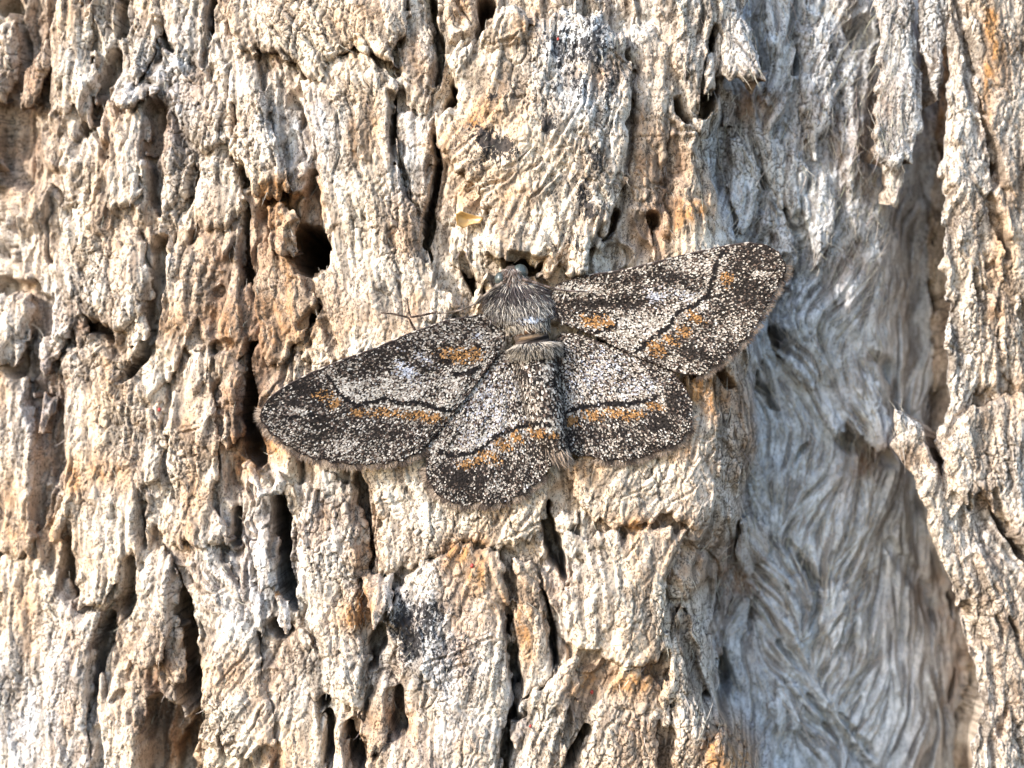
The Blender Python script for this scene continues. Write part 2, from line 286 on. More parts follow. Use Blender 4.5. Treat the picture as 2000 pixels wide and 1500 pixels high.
for line, ws, dep in CR:
    L = np.asarray(line, float); m = max(ws) * 2 + 30
    x0, x1, z0, z1 = L[:, 0].min() - m, L[:, 0].max() + m, L[:, 1].min() - m, L[:, 1].max() + m
    cols = np.where((gx * 200 + 1000 > x0 - 60) & (gx * 200 + 1000 < x1 + 60))[0]; rows = np.where((750 - gz * 200 > z0 - 60) & (750 - gz * 200 < z1 + 60))[0]
    if len(cols) == 0 or len(rows) == 0: continue
    S = np.s_[rows[0]:rows[-1] + 1, cols[0]:cols[-1] + 1]
    d, t = line_dist(pxw[S] - 14 * WX[S] * 0.6, pyw[S] - 14 * WZ[S] * 0.6, line)
    d = np.maximum(d + 2.2 * L3[S] + 1.3 * L2[S] + 3 * pn(X[S] * 8, Z[S] * 6, 43), 0)
    w = np.interp(t, np.linspace(0, 1, len(ws)), ws)
    crack[S] = np.maximum(crack[S], dep * (DEEP - .55 * left[S]) * (1 - .55 * vf[S]) * (1 - sstep(0.62 * w * (1 - .5 * vf[S]), (1.2 * w + 1.5), d)))
h_low = h_mac + 0.06 * fbm(X * 0.9, Z * 0.6, 91, 2)
h_base = (h_low - 0.05 + platelet + 0.13 * (ridged - 0.5) * rough + detail * (1.15) - crack).astype(F)
print('base', round(time.time() - T0, 1))

# ------------------------------------------------------------------ bark stains, with valley skylight and shade painted in: grey, warm, black specks, brown
stain_shade = np.zeros((NZ, NX, 4), F)
big = fbm(X * 0.8, Z * 0.6, 101, 3)
stain_shade[..., 0] = np.clip(0.06 + 0.95 * sstep(0.05, 0.4, vf) + 0.3 * big + .10 * left + 0.25 * sstep(1300, 1420, px), 0, 1)  # valley gets the grey whose blue lean stands in for skylight
stain_shade[..., 1] = np.clip(0.20 + 0.65 * fbm(X * 2.2, Z * 1.4, 105, 3), 0, 0.85) * (1 - 0.8 * stain_shade[..., 0])
stain_shade[..., 3] = np.clip(0.10 + 0.5 * fbm(X * 1.7, Z * 1.1, 109, 3), 0, 0.7) * (1 - 0.95 * vf)
SP = [  # px, py, rx, ry, rot deg, channel, amount
      (1130, 110, 90, 110, 0, 0, 1.0), (1180, 250, 50, 90, 10, 0, .4), (1130, 120, 80, 100, 0, 2, .55), (800, 330, 40, 140, 0, 0, .5),
      (960, 285, 45, 22, -20, 2, 1.0), (1070, 262, 12, 20, 0, 2, .9), (935, 330, 50, 24, 0, 2, .35), (1085, 385, 14, 22, 0, 2, .7), (1145, 400, 22, 45, 15, 2, .7), (1170, 320, 20, 25, 0, 2, .45), (970, 200, 12, 10, 0, 2, .5), (1110, 480, 20, 30, 20, 2, .45), (1190, 220, 16, 60, 0, 2, .35),
      (910, 265, 60, 40, 0, 1, .7), (915, 380, 40, 60, 0, 1, .6), (540, 430, 45, 60, 0, 1, 1.1), (540, 450, 45, 60, 0, 3, .6), (560, 380, 30, 20, 0, 1, .8), (620, 400, 14, 60, 0, 1, .8), (690, 290, 12, 50, 5, 1, .6), (760, 430, 30, 60, 0, 1, .3), (650, 180, 40, 30, 30, 1, .5),
      (510, 640, 40, 110, 0, 1, .25), (500, 700, 40, 120, 0, 3, .5), (480, 900, 40, 60, 0, 1, .6), (570, 540, 60, 40, 30, 1, .3), (330, 640, 20, 80, 15, 3, .5), (180, 640, 40, 20, 0, 3, .6), (450, 540, 34, 80, 12, 3, .8), (470, 820, 34, 110, 0, 3, .7), (520, 560, 40, 110, 0, 3, .5), (440, 560, 60, 90, 10, 3, .7), (440, 600, 50, 80, 10, 1, .6), (560, 590, 80, 90, 0, 3, .55), (560, 590, 80, 90, 0, 1, .3), (500, 760, 50, 90, 0, 3, .6), (490, 800, 50, 120, 0, 1, .7), (560, 850, 60, 60, 0, 1, .5),
      (470, 60, 30, 60, 0, 3, .4), (540, 110, 30, 20, 0, 3, .8), (310, 240, 25, 50, 0, 3, .7), (320, 320, 25, 60, 0, 3, .5), (40, 250, 60, 110, 0, 3, .6), (30, 280, 60, 90, 0, 1, .4), (70, 90, 40, 90, 0, 3, .5),
      (700, 1000, 30, 80, 0, 3, .6), (720, 1090, 30, 40, 0, 1, .7), (730, 1200, 30, 50, 0, 1, .8), (900, 1075, 60, 30, 0, 1, .7), (950, 1130, 90, 50, 0, 1, .45), (1030, 1230, 40, 60, 0, 1, .7), (840, 1210, 80, 70, 0, 2, .45), (830, 1240, 110, 90, 0, 0, .8), (900, 1300, 90, 50, 0, 2, .25), (790, 1230, 24, 60, 0, 2, .5),
      (880, 1440, 120, 80, 0, 0, .5), (800, 1390, 50, 60, 0, 1, .5), (770, 1380, 30, 60, 0, 3, .5), (690, 1440, 30, 50, 0, 1, .5), (1240, 1330, 60, 30, 0, 1, .8), (1240, 1390, 50, 50, 0, 3, .9), (1230, 1450, 50, 60, 0, 3, .5), (1160, 1330, 40, 40, 0, 1, .6), (1110, 1360, 20, 60, 20, 3, .5),
      (1360, 760, 40, 50, 0, 1, 1.0), (1340, 870, 25, 30, 30, 1, .8), (1260, 1010, 80, 20, -10, 1, .6), (1330, 400, 50, 24, -10, 1, 1.0), (1310, 440, 30, 30, 0, 1, .5), (1290, 330, 50, 120, 5, 3, .7), (1290, 330, 50, 120, 5, 1, .3), (1240, 450, 50, 60, 0, 3, .7),
      (1415, 1470, 45, 50, 0, 1, 1.3), (1415, 1470, 45, 50, 0, 3, .4), (1700, 880, 50, 24, 30, 3, 1.2), (1690, 900, 50, 24, 30, 1, .5), (1430, 790, 40, 60, -20, 3, .5), (1440, 860, 30, 80, 0, 1, .5), (1430, 1100, 50, 60, 0, 3, .8), (1450, 1180, 60, 60, 0, 3, .6), (1480, 1280, 50, 70, 0, 3, .3), (1390, 1070, 40, 60, 0, 3, .5), (1330, 1150, 20, 90, 0, 1, .35),
      (1660, 260, 50, 60, 0, 3, .7), (1640, 380, 40, 60, 0, 3, .3), (1450, 190, 40, 40, 0, 3, .9), (1460, 200, 40, 40, 0, 1, .5), (1640, 520, 40, 60, 0, 1, .35), (1800, 1150, 50, 90, -30, 3, .4), (1770, 970, 30, 60, 0, 3, .2), (1900, 1000, 60, 300, -8, 1, .25), (1910, 60, 30, 120, 0, 1, .5), (1930, 90, 40, 120, 0, 1, .4), (1880, 1180, 60, 90, -25, 3, .6), (1900, 1350, 50, 120, 0, 3, .45), (1930, 1330, 60, 120, 0, 1, .35), (1890, 420, 50, 60, 0, 3, .3), (1960, 440, 40, 60, 0, 1, .35), (1885, 240, 30, 60, 0, 1, .25),
      (1900, 460, 20, 40, 0, 2, .35), (1950, 250, 60, 160, 0, 2, .14), (1930, 1170, 40, 30, -30, 2, .3), (1900, 900, 60, 160, 0, 2, .15), (1930, 1270, 40, 30, -30, 2, .3),
      (300, 1240, 40, 50, 0, 3, .5), (300, 1430, 60, 80, 0, 3, 1.2), (320, 1300, 50, 40, 30, 3, .8), (330, 1480, 50, 40, 0, 1, .6), (220, 1230, 20, 30, 0, 3, .7), (140, 920, 40, 40, 30, 1, .6), (30, 1010, 60, 70, 0, 1, .6), (225, 920, 40, 30, 0, 1, .6), (290, 940, 24, 50, 0, 3, .5), (60, 1420, 120, 120, 0, 0, .4), (130, 640, 60, 40, 0, 3, .5), (90, 800, 40, 120, 0, 3, .5), (90, 800, 50, 160, 0, 0, .6),
      (420, 1060, 60, 60, 0, 0, .3), (540, 1050, 70, 120, 0, 0, .4), (500, 1130, 50, 90, 0, 0, .45), (640, 1000, 60, 90, 0, 0, .5), (640, 1180, 60, 120, 0, 3, .3), (560, 1330, 70, 90, 0, 3, .45), (340, 120, 80, 80, 0, 0, .5), (340, 210, 50, 60, 0, 0, .6), (400, 800, 60, 120, 0, 0, .25), (300, 530, 60, 60, 0, 0, .3), (590, 270, 50, 80, 0, 0, .55), (1100, 1130, 30, 90, 0, 0, .5), (1010, 1400, 20, 120, 0, 0, .5), (620, 200, 50, 60, 0, 0, .3),
      (1450, 90, 40, 60, 0, 0, .3), (820, 120, 40, 120, 0, 0, .35), (115, 1275, 12, 60, 0, 1, .0), (390, 960, 40, 40, 0, 1, .4)]
nz1 = fbm(X * 5, Z * 3.5, 111, 3)
for (a, b, rx, ry, rot, ch, am) in SP:
    m = 2.6 * max(rx, ry) + 40
    cols = np.where(np.abs(gx * 200 + 1000 - a) < m + 60)[0]; rows = np.where(np.abs(750 - gz * 200 - b) < m + 60)[0]
    if len(cols) == 0 or len(rows) == 0: continue
    S = np.s_[rows[0]:rows[-1] + 1, cols[0]:cols[-1] + 1]
    r = math.radians(rot); dx = pxw[S] - a; dy = pyw[S] - b
    u = (dx * math.cos(r) - dy * math.sin(r)) / rx; v = (dx * math.sin(r) + dy * math.cos(r)) / ry
    stain_shade[S + (ch,)] += am * np.clip(np.exp(-(u * u + v * v) * 0.9) * (1 + 0.6 * nz1[S]), 0, 1.2)
stain_shade[..., 3] += .34 * topm * vf * np.clip(.6 + nz1, .2, 1.2); stain_shade[..., 3] += .20 * left * (1 - sstep(1150, 1350, py)) ; stain_shade = np.clip(stain_shade, 0, 1.3)  # brown darkens upper valley and left side in place of shade
grain = np.zeros((NZ, NX, 4), F)
grain[..., 0] = np.clip(0.5 + 0.19 * L1 + 0.08 * L2, 0, 1)
grain[..., 1] = np.maximum(craze * (0.35 + 0.65 * crazeamp), .8 * craze2 * sstep(-.1, .5, pn(X * 2, Z * 1.5, 65))) * flat
grain[..., 2] = _rtab[cid][..., 2]
grain[..., 3] = vd
print('stains', round(time.time() - T0, 1))

# ------------------------------------------------------------------ materials
def new_mat(name):
    m = bpy.data.materials.new(name); m.use_nodes = True
    nt = m.node_tree
    return m, nt, nt.nodes, nt.links, nt.nodes['Principled BSDF']
def nd(N, kind, **kw):
    n = N.new(kind)
    for a, b in kw.items(): setattr(n, a, b)
    return n
def mix(N, K, fac, a, b, blend='MIX'):
    n = N.new('ShaderNodeMix'); n.data_type = 'RGBA'; n.blend_type = blend; n.clamp_factor = True
    for s, v in ((n.inputs[0], fac), (n.inputs[6], a), (n.inputs[7], b)):
        if isinstance(v, bpy.types.NodeSocket): K.new(v, s)
        elif isinstance(v, tuple): s.default_value = v if len(v) == 4 else v + (1,)
        else: s.default_value = v
    return n.outputs[2]
def math_n(N, K, op, a, b=0.0, c=None):
    n = N.new('ShaderNodeMath'); n.operation = op
    for i, v in enumerate((a, b) if c is None else (a, b, c)):
        if isinstance(v, bpy.types.NodeSocket): K.new(v, n.inputs[i])
        else: n.inputs[i].default_value = v
    return n.outputs[0]
def ramp(N, K, fac, lo, hi):
    n = N.new('ShaderNodeMapRange'); n.interpolation_type = 'SMOOTHSTEP'
    K.new(fac, n.inputs[0]); n.inputs[1].default_value = lo; n.inputs[2].default_value = hi
    return n.outputs[0]
def noise_n(N, K, vec, scale, detail=2, rough=0.5, dist=0.0):
    n = N.new('ShaderNodeTexNoise'); n.inputs['Scale'].default_value = scale; n.inputs['Detail'].default_value = detail
    n.inputs['Roughness'].default_value = rough; n.inputs['Distortion'].default_value = dist
    K.new(vec, n.inputs['Vector']); return n.outputs[0]
def bark_material():
    m, nt, N, K, P = new_mat('bark')
    tc = N.new('ShaderNodeTexCoord')
    st = nd(N, 'ShaderNodeAttribute', attribute_name='stain_shade'); ss = N.new('ShaderNodeSeparateColor'); K.new(st.outputs[0], ss.inputs[0])
    gr = nd(N, 'ShaderNodeAttribute', attribute_name='grain'); gs = N.new('ShaderNodeSeparateColor'); K.new(gr.outputs[0], gs.inputs[0])
    mp = N.new('ShaderNodeMapping'); K.new(tc.outputs['Object'], mp.inputs[0]); mp.inputs['Scale'].default_value = (1.0, 1.0, 0.55)
    v = mp.outputs[0]
    n_big = noise_n(N, K, v, 1.6, 2, 0.6); n_mid = noise_n(N, K, v, 9.0, 3, 0.65, 0.6); n_fine = noise_n(N, K, v, 40.0, 3, 0.75, 1.2); n_spk = noise_n(N, K, v, 26.0, 2, 0.6, 0.5)
    cream = mix(N, K, ramp(N, K, n_mid, 0.3, 0.7), (0.55, 0.45, 0.345), (0.76, 0.675, 0.56))
    grey = mix(N, K, ramp(N, K, n_mid, 0.3, 0.7), (0.37, 0.40, 0.43), (0.61, 0.645, 0.675))  # grey bark; its blue lean paints in skylight of the shaded valley
    cream = mix(N, K, math_n(N, K, 'MULTIPLY', ramp(N, K, n_big, 0.45, 0.75), 0.4), cream, (0.42, 0.335, 0.27))
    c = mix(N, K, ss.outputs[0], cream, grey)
    warm_f = math_n(N, K, 'MULTIPLY', ss.outputs[1], ramp(N, K, n_mid, 0.18, 0.6))
    c = mix(N, K, math_n(N, K, 'MULTIPLY', warm_f, 0.95), c, mix(N, K, n_spk, (0.30, 0.135, 0.045), (0.50, 0.29, 0.13)))
    brown_f = math_n(N, K, 'MULTIPLY', st.outputs['Alpha'], ramp(N, K, n_mid, 0.1, 0.6))
    c = mix(N, K, math_n(N, K, 'MULTIPLY', brown_f, 0.8), c, mix(N, K, n_spk, (0.17, 0.105, 0.07), (0.33, 0.225, 0.16)))
    # fibre grain and dark hair cracks
    c = mix(N, K, ramp(N, K, gs.outputs[0], 0.26, 0.50), mix(N, K, 0.60, c, (0.085, 0.064, 0.05)), c)
    c = mix(N, K, math_n(N, K, 'MULTIPLY', ramp(N, K, gs.outputs[1], 0.22, 0.8), 0.75), c, (0.055, 0.04, 0.03))
    calm = math_n(N, K, 'SUBTRACT', 1.0, math_n(N, K, 'MULTIPLY', gr.outputs['Alpha'], 0.6))
    fk = math_n(N, K, 'ADD', n_fine, math_n(N, K, 'MULTIPLY', math_n(N, K, 'SUBTRACT', n_mid, 0.5), -0.25))
    c = mix(N, K, math_n(N, K, 'MULTIPLY', math_n(N, K, 'MULTIPLY', ramp(N, K, fk, 0.525, 0.59), 0.82), calm), c, (0.045, 0.032, 0.025))
    # black fungal specks
    spk_t = math_n(N, K, 'ADD', math_n(N, K, 'ADD', math_n(N, K, 'MULTIPLY', n_spk, 0.5), math_n(N, K, 'MULTIPLY', n_fine, 0.5)), math_n(N, K, 'MULTIPLY', ss.outputs[2], 0.33))
    c = mix(N, K, math_n(N, K, 'MULTIPLY', ramp(N, K, spk_t, 0.62, 0.68), 0.93), c, (0.022, 0.021, 0.024))
    K.new(c, P.inputs['Base Color'])
    P.inputs['Roughness'].default_value = 0.92; P.inputs['Specular IOR Level'].default_value = 0.15
    return m
BARK = bark_material()
def colour_material(name, rough=0.7, spec=0.25, sheen=0.0):
    m, nt, N, K, P = new_mat(name)
    a = nd(N, 'ShaderNodeAttribute', attribute_name='tint')
    tc = N.new('ShaderNodeTexCoord')
    n = noise_n(N, K, tc.outputs['Object'], 60.0, 2, 0.6)
    c = mix(N, K, math_n(N, K, 'MULTIPLY', ramp(N, K, n, 0.3, 0.7), 0.15), a.outputs[0], (0.05, 0.04, 0.035))
    K.new(c, P.inputs['Base Color']); P.inputs['Roughness'].default_value = rough; P.inputs['Specular IOR Level'].default_value = spec
    return m
FIBRE = colour_material('bark_fibre', 0.8, 0.2)
SCALES = colour_material('moth_scales', 0.75, 0.08)

# ------------------------------------------------------------------ mesh builders
def mesh_np(name, co, quads=None, tris=None, mat=None, attrs=None, smooth=True):
    me = bpy.data.meshes.new(name)
    nq = 0 if quads is None else len(quads); ntr = 0 if tris is None else len(tris)
    me.vertices.add(len(co)); me.vertices.foreach_set('co', np.ascontiguousarray(co, F).ravel())
    li = np.concatenate([a.ravel() for a in (quads, tris) if a is not None and len(a)]).astype(np.int32)
    me.loops.add(len(li)); me.loops.foreach_set('vertex_index', li)
    st_ = np.concatenate([np.arange(nq) * 4, nq * 4 + np.arange(ntr) * 3]).astype(np.int32)
    me.polygons.add(nq + ntr); me.polygons.foreach_set('loop_start', st_)
    me.polygons.foreach_set('use_smooth', np.full(nq + ntr, smooth))
    me.update(calc_edges=True)
    for k_, arr in (attrs or {}).items():
        a = me.attributes.new(k_, 'FLOAT_COLOR', 'POINT'); a.data.foreach_set('color', np.ascontiguousarray(arr, F).ravel())
    if mat: me.materials.append(mat)
    return me
def link(name, me, parent=None, label=None, cat=None, group=None, kind=None):
    o = bpy.data.objects.new(name, me); sc.collection.objects.link(o)
    if parent: o.parent = parent
    for k_, v_ in (('label', label), ('category', cat), ('group', group), ('kind', kind)):
        if v_: o[k_] = v_
    return o

tree = link('tree', None, label='old tree trunk with pale flaky fibrous bark filling the whole picture', cat='tree')
tree.empty_display_size = 0.5

# ------------------------------------------------------------------ bark plates: outline in photo px, options
PL = [
 ('upper strip', [(441, 70), (500, 85), (506, 140), (527, 227), (548, 315), (565, 371), (541, 390), (493, 381), (469, 332), (458, 245), (446, 160)], dict(off=.16, tl=(0, .10))),
 ('top', [(437, -60), (805, -60), (792, 60), (770, 95), (768, 128), (735, 115), (690, 92), (650, 106), (640, 125), (625, 152), (600, 145), (570, 118), (540, 98), (500, 92), (455, 85), (440, 40)], dict(off=.22, tl=(0, .06))),
 ('cream long', [(585, 150), (640, 115), (690, 98), (740, 120), (778, 170), (766, 200), (764, 262), (779, 330), (806, 395), (815, 455), (838, 520), (880, 590), (870, 660), (760, 720), (680, 720), (650, 640), (625, 590), (598, 548), (640, 525), (650, 490), (640, 450), (625, 390), (612, 300), (598, 220)], dict(off=.13, label='long cream bark plate beside the round hole')),
 ('channel', [(800, -60), (836, -60), (838, 20), (852, 80), (850, 150), (835, 200), (815, 230), (790, 180), (772, 150), (790, 60)], dict(off=.05)),
 ('channel low', [(772, 230), (800, 215), (840, 240), (848, 300), (836, 370), (820, 420), (800, 390), (785, 330)], dict(off=.02)),
 ('big', [(902, 77), (935, 82), (950, 40), (979, 14), (1017, 10), (1052, 35), (1105, 21), (1175, 28), (1224, 70), (1232, 140), (1230, 210), (1226, 315), (1205, 402), (1172, 460), (1152, 510), (1130, 542), (1108, 530), (1095, 500), (1075, 488), (1049, 511), (1000, 500), (965, 502), (945, 495), (937, 470), (947, 420), (935, 371), (895, 335), (853, 285), (856, 217), (893, 208), (890, 165), (875, 110)], dict(off=.24, dome=.10, label='big grey stained bark plate above the moth')),
 ('big lip', [(930, 100), (945, 50), (980, 12), (1018, 10), (1040, 40), (1020, 80), (980, 100), (950, 105)], dict(off=.34, tl=(0, -.05))),
 ('big spur', [(1130, 400), (1160, 380), (1190, 390), (1180, 440), (1160, 480), (1148, 515), (1128, 545), (1108, 530), (1115, 470)], dict(off=.36, tl=(0, .04))),
 ('big left', [(955, 430), (1000, 415), (1050, 430), (1080, 460), (1076, 490), (1049, 513), (1000, 503), (960, 502), (945, 480)], dict(off=.33, tl=(0, .05))),
 ('tan strip', [(1236, 60), (1275, 40), (1300, 100), (1312, 200), (1305, 300), (1280, 380), (1245, 410), (1232, 330), (1236, 200)], dict(off=.04)),
 ('orange cap', [(1280, 440), (1305, 412), (1345, 398), (1385, 425), (1402, 460), (1416, 495), (1350, 530), (1290, 540), (1276, 500)], dict(off=.15, label='orange topped bark plate above the right wing')),
 ('top blue strip', [(1300, -60), (1398, -60), (1396, 84), (1386, 168), (1370, 178), (1350, 155), (1328, 120), (1308, 60)], dict(abs=1, off=-.10, tl=(.05, .08))),
 ('lip', [(1402, -60), (1450, -60), (1468, 60), (1482, 110), (1486, 150), (1455, 160), (1407, 150), (1401, 100)], dict(abs=1, off=-.12, tl=(0, .12), label='pale bark plate with a ragged lower lip')),
 ('nub', [(1408, 170), (1432, 165), (1438, 200), (1428, 235), (1412, 242), (1404, 210)], dict(abs=1, off=-.5)),
 ('fold', [(1505, 90), (1540, 60), (1560, 110), (1550, 160), (1525, 220), (1500, 270), (1490, 240), (1505, 180)], dict(off=.10)),
 ('fold low', [(1470, 250), (1510, 260), (1560, 300), (1590, 330), (1580, 380), (1550, 420), (1520, 380), (1490, 330)], dict(off=.08)),
 ('upper grey', [(1490, -60), (1560, -60), (1550, 60), (1520, 130), (1498, 90)], dict(off=.10, tl=(.02, .06))),
 ('upper grey', [(1570, 60), (1620, 40), (1640, 130), (1625, 240), (1590, 310), (1568, 200)], dict(off=.09, tl=(.02, .06))),
 ('upper grey', [(1425, 270), (1460, 255), (1490, 330), (1480, 420), (1450, 460), (1425, 380)], dict(off=.10, tl=(.02, .07))),
 ('upper grey', [(1570, 330), (1610, 320), (1640, 400), (1630, 480), (1600, 520), (1575, 430)], dict(off=.10, tl=(.02, .07))),
 ('upper grey', [(1500, 400), (1545, 430), (1565, 500), (1550, 570), (1520, 520)], dict(off=.09, tl=(.02, .06))),
 ('upper grey', [(1640, 130), (1675, 120), (1690, 230), (1680, 330), (1655, 380), (1645, 260)], dict(off=.10, tl=(.02, .07))),
 ('upper grey', [(1555, 560), (1600, 540), (1615, 620), (1590, 680), (1560, 640)], dict(off=.08, tl=(.02, .05))),
 ('small hanging', [(1615, -60), (1685, -60), (1682, 20), (1672, 45), (1645, 48), (1625, 25)], dict(abs=1, off=-.7)),
 ('flap', [(1718, -60), (1723, 80), (1714, 130), (1712, 245), (1703, 285), (1709, 312), (1734, 322), (1756, 334), (1766, 305), (1779, 314), (1788, 265), (1813, 248), (1812, 180), (1800, 105), (1796, 50), (1802, -60)], dict(abs=1, off=-.22, tl=(0, .05), free=1, label='hanging grey bark flap with a ragged tip')),
 ('flap tip', [(1718, 270), (1745, 290), (1775, 300), (1768, 345), (1752, 395), (1742, 390), (1732, 345)], dict(abs=1, off=-.42, free=1)),
 ('curl', [(1792, -60), (1860, -60), (1857, 60), (1844, 100), (1850, 150), (1838, 205), (1822, 150), (1806, 100), (1794, 40)], dict(abs=1, off=-.20, free=1)),
 ('right ridge', [(1862, -200), (1854, 60), (1852, 160), (1856, 250), (1838, 330), (1846, 410), (1842, 500), (1850, 600), (1846, 700), (1854, 790), (1832, 860), (1840, 950), (1864, 1100), (1888, 1200), (1908, 1300), (1920, 1400), (1908, 1500), (1920, 1800), (2500, 1800), (2500, -200)], dict(ridge=1, rough=1, off=.02, label='pale rugged bark ridge along the edge of the hollow')),
 ('ridge wall', [(1868, 110), (1888, 90), (1895, 180), (1915, 260), (1932, 320), (1935, 400), (1905, 470), (1875, 490), (1868, 440), (1862, 330), (1870, 250)], dict(ridge=1, off=.10)),
 ('ridge top', [(1885, -60), (2120, -60), (2120, 330), (2000, 420), (1955, 330), (1930, 240), (1905, 160), (1890, 80)], dict(ridge=1, off=.16)),
 ('ridge mid', [(1945, 330), (1990, 400), (2120, 350), (2120, 760), (1990, 760), (1950, 690), (1960, 560), (1970, 480), (1940, 400)], dict(ridge=1, off=.12)),
 ('ridge edge', [(1872, 500), (1905, 480), (1930, 540), (1950, 660), (1940, 740), (1895, 760), (1876, 720), (1868, 600)], dict(ridge=1, off=.05)),
 ('bright', [(1850, 880), (1868, 825), (1905, 795), (1985, 770), (2120, 770), (2120, 1060), (2000, 1070), (1950, 990), (1920, 960), (1885, 985), (1862, 950)], dict(ridge=1, off=.18, label='bright pale bark plate on the ridge at the edge')),
 ('diagonal', [(1742, 796), (1770, 806), (1806, 840), (1830, 890), (1856, 960), (1885, 1080), (1904, 1180), (1884, 1185), (1852, 1110), (1818, 1010), (1784, 935), (1752, 870)], dict(ridge=1, off=.0, tl=(.02, 0), label='sunlit diagonal bark rib crossing the shaded hollow')),
 ('low ridge', [(1905, 1090), (1960, 1080), (2010, 1110), (2120, 1120), (2120, 1400), (1990, 1420), (1950, 1330), (1925, 1230)], dict(ridge=1, off=.12)),
 ('low ridge edge', [(1945, 1300), (1965, 1320), (1990, 1430), (2010, 1560), (1955, 1560), (1950, 1400)], dict(ridge=1, off=.10)),
 ('torn flap', [(1540, 700), (1600, 685), (1660, 690), (1712, 740), (1746, 815), (1742, 876), (1722, 888), (1702, 864), (1688, 857), (1664, 838), (1636, 848), (1600, 800), (1560, 760)], dict(off=.10, tl=(.05, .16), free=1, label='grey bark flap with a torn edge over a brown hollow')),
 ('round scale', [(1612, 500), (1650, 490), (1680, 530), (1690, 580), (1668, 612), (1635, 600), (1614, 560)], dict(off=.02)),
 ('valley fan', [(1525, 640), (1560, 600), (1600, 650), (1625, 720), (1600, 760), (1560, 740), (1530, 690)], dict(off=.10)),
 ('valley low left', [(1440, 1010), (1480, 1000), (1510, 1050), (1495, 1110), (1460, 1130), (1430, 1080)], dict(off=.07)),
 ('valley lens', [(1545, 1130), (1580, 1110), (1600, 1170), (1590, 1240), (1560, 1270), (1535, 1220)], dict(off=.08)),
 ('valley plate', [(1600, 1150), (1660, 1130), (1690, 1190), (1680, 1250), (1630, 1270), (1605, 1220)], dict(off=.06)),
 ('valley tongue', [(1520, 1330), (1560, 1340), (1580, 1390), (1565, 1440), (1530, 1430), (1505, 1380)], dict(off=.08)),
 ('orange foot', [(1370, 1600), (1380, 1470), (1402, 1442), (1422, 1432), (1442, 1448), (1464, 1480), (1485, 1600)], dict(off=.22, label='small orange brown bark scale at the bottom edge')),
 ('under wing', [(1115, 910), (1140, 880), (1200, 860), (1280, 850), (1330, 800), (1345, 735), (1395, 728), (1414, 800), (1414, 900), (1407, 960), (1392, 1012), (1362, 1032), (1330, 1018), (1290, 1000), (1260, 1022), (1240, 1034), (1200, 1025), (1160, 1017), (1135, 992), (1118, 950)], dict(off=.15, label='cream bark plate under the right hindwing')),
 ('under moth', [(700, 915), (760, 880), (830, 880), (900, 940), (1000, 940), (1060, 930), (1072, 970), (1066, 1005), (1040, 1042), (1000, 1064), (960, 1074), (900, 1064), (870, 1085), (820, 1100), (780, 1112), (745, 1130), (735, 1080), (742, 1020), (722, 960)], dict(off=.10)),
 ('star nub', [(706, 1118), (735, 1124), (764, 1130), (770, 1160), (757, 1197), (735, 1212), (715, 1180), (702, 1150)], dict(off=.28, dome=.06, label='small pale starry nub of bark below the left wing')),
 ('mottled', [(770, 1150), (800, 1115), (870, 1085), (905, 1065), (960, 1075), (990, 1110), (1000, 1170), (988, 1210), (992, 1290), (1000, 1330), (985, 1400), (975, 1600), (690, 1600), (720, 1480), (790, 1440), (802, 1400), (777, 1300), (765, 1220)], dict(off=.16, dome=.08, label='big mottled blue grey bark plate below the moth')),
 ('mid strip', [(1000, 1090), (1035, 1100), (1055, 1140), (1063, 1195), (1072, 1240), (1083, 1310), (1065, 1345), (1030, 1360), (1015, 1395), (1012, 1340), (1006, 1290), (1000, 1220), (1005, 1160)], dict(off=.10)),
 ('square', [(1105, 1040), (1140, 1050), (1200, 1040), (1260, 1040), (1310, 1035), (1345, 1040), (1322, 1090), (1302, 1120), (1302, 1200), (1307, 1260), (1290, 1297), (1240, 1312), (1200, 1302), (1160, 1272), (1110, 1262), (1098, 1200), (1115, 1120), (1135, 1100), (1110, 1075)], dict(off=.17, dome=.05, label='squarish cream bark plate below the right hindwing')),
 ('low spur', [(1035, 1360), (1060, 1345), (1085, 1320), (1110, 1285), (1127, 1285), (1132, 1330), (1127, 1370), (1102, 1400), (1106, 1440), (1100, 1600), (1000, 1600), (1005, 1440), (1016, 1390)], dict(off=.18)),
 ('brown low', [(1165, 1345), (1200, 1320), (1250, 1310), (1287, 1330), (1292, 1400), (1287, 1450), (1292, 1600), (1130, 1600), (1142, 1460), (1165, 1400)], dict(off=.13, label='dark brown bark scale at the bottom')),
 ('side nub', [(1292, 1330), (1318, 1322), (1326, 1345), (1312, 1378), (1292, 1380)], dict(off=.16)),
 ('side nub low', [(1290, 1392), (1306, 1390), (1310, 1420), (1292, 1430)], dict(off=.14)),
 ('fibrous strip', [(1338, 1180), (1362, 1230), (1412, 1270), (1417, 1330), (1392, 1380), (1402, 1410), (1420, 1430), (1395, 1447), (1380, 1470), (1370, 1600), (1312, 1600), (1317, 1400), (1305, 1320), (1318, 1250)], dict(off=.14)),
 ('left pale ridge', [(352, 480), (395, 452), (432, 470), (428, 540), (398, 590), (372, 640), (352, 690), (322, 740), (292, 772), (245, 830), (225, 790), (262, 725), (302, 650), (318, 560)], dict(off=.06)),
 ('left crazed', [(75, 520), (105, 440), (140, 380), (200, 410), (250, 430), (292, 470), (298, 540), (286, 610), (256, 640), (215, 652), (185, 625), (140, 640), (100, 672), (78, 700), (90, 620), (100, 580)], dict(off=.16)),
 ('left broad', [(98, 700), (150, 668), (195, 668), (240, 720), (232, 775), (290, 800), (318, 850), (316, 930), (280, 960), (270, 1060), (240, 1100), (200, 1180), (150, 1195), (140, 1100), (120, 1040), (105, 1010), (140, 920), (118, 850), (112, 780)], dict(off=.12)),
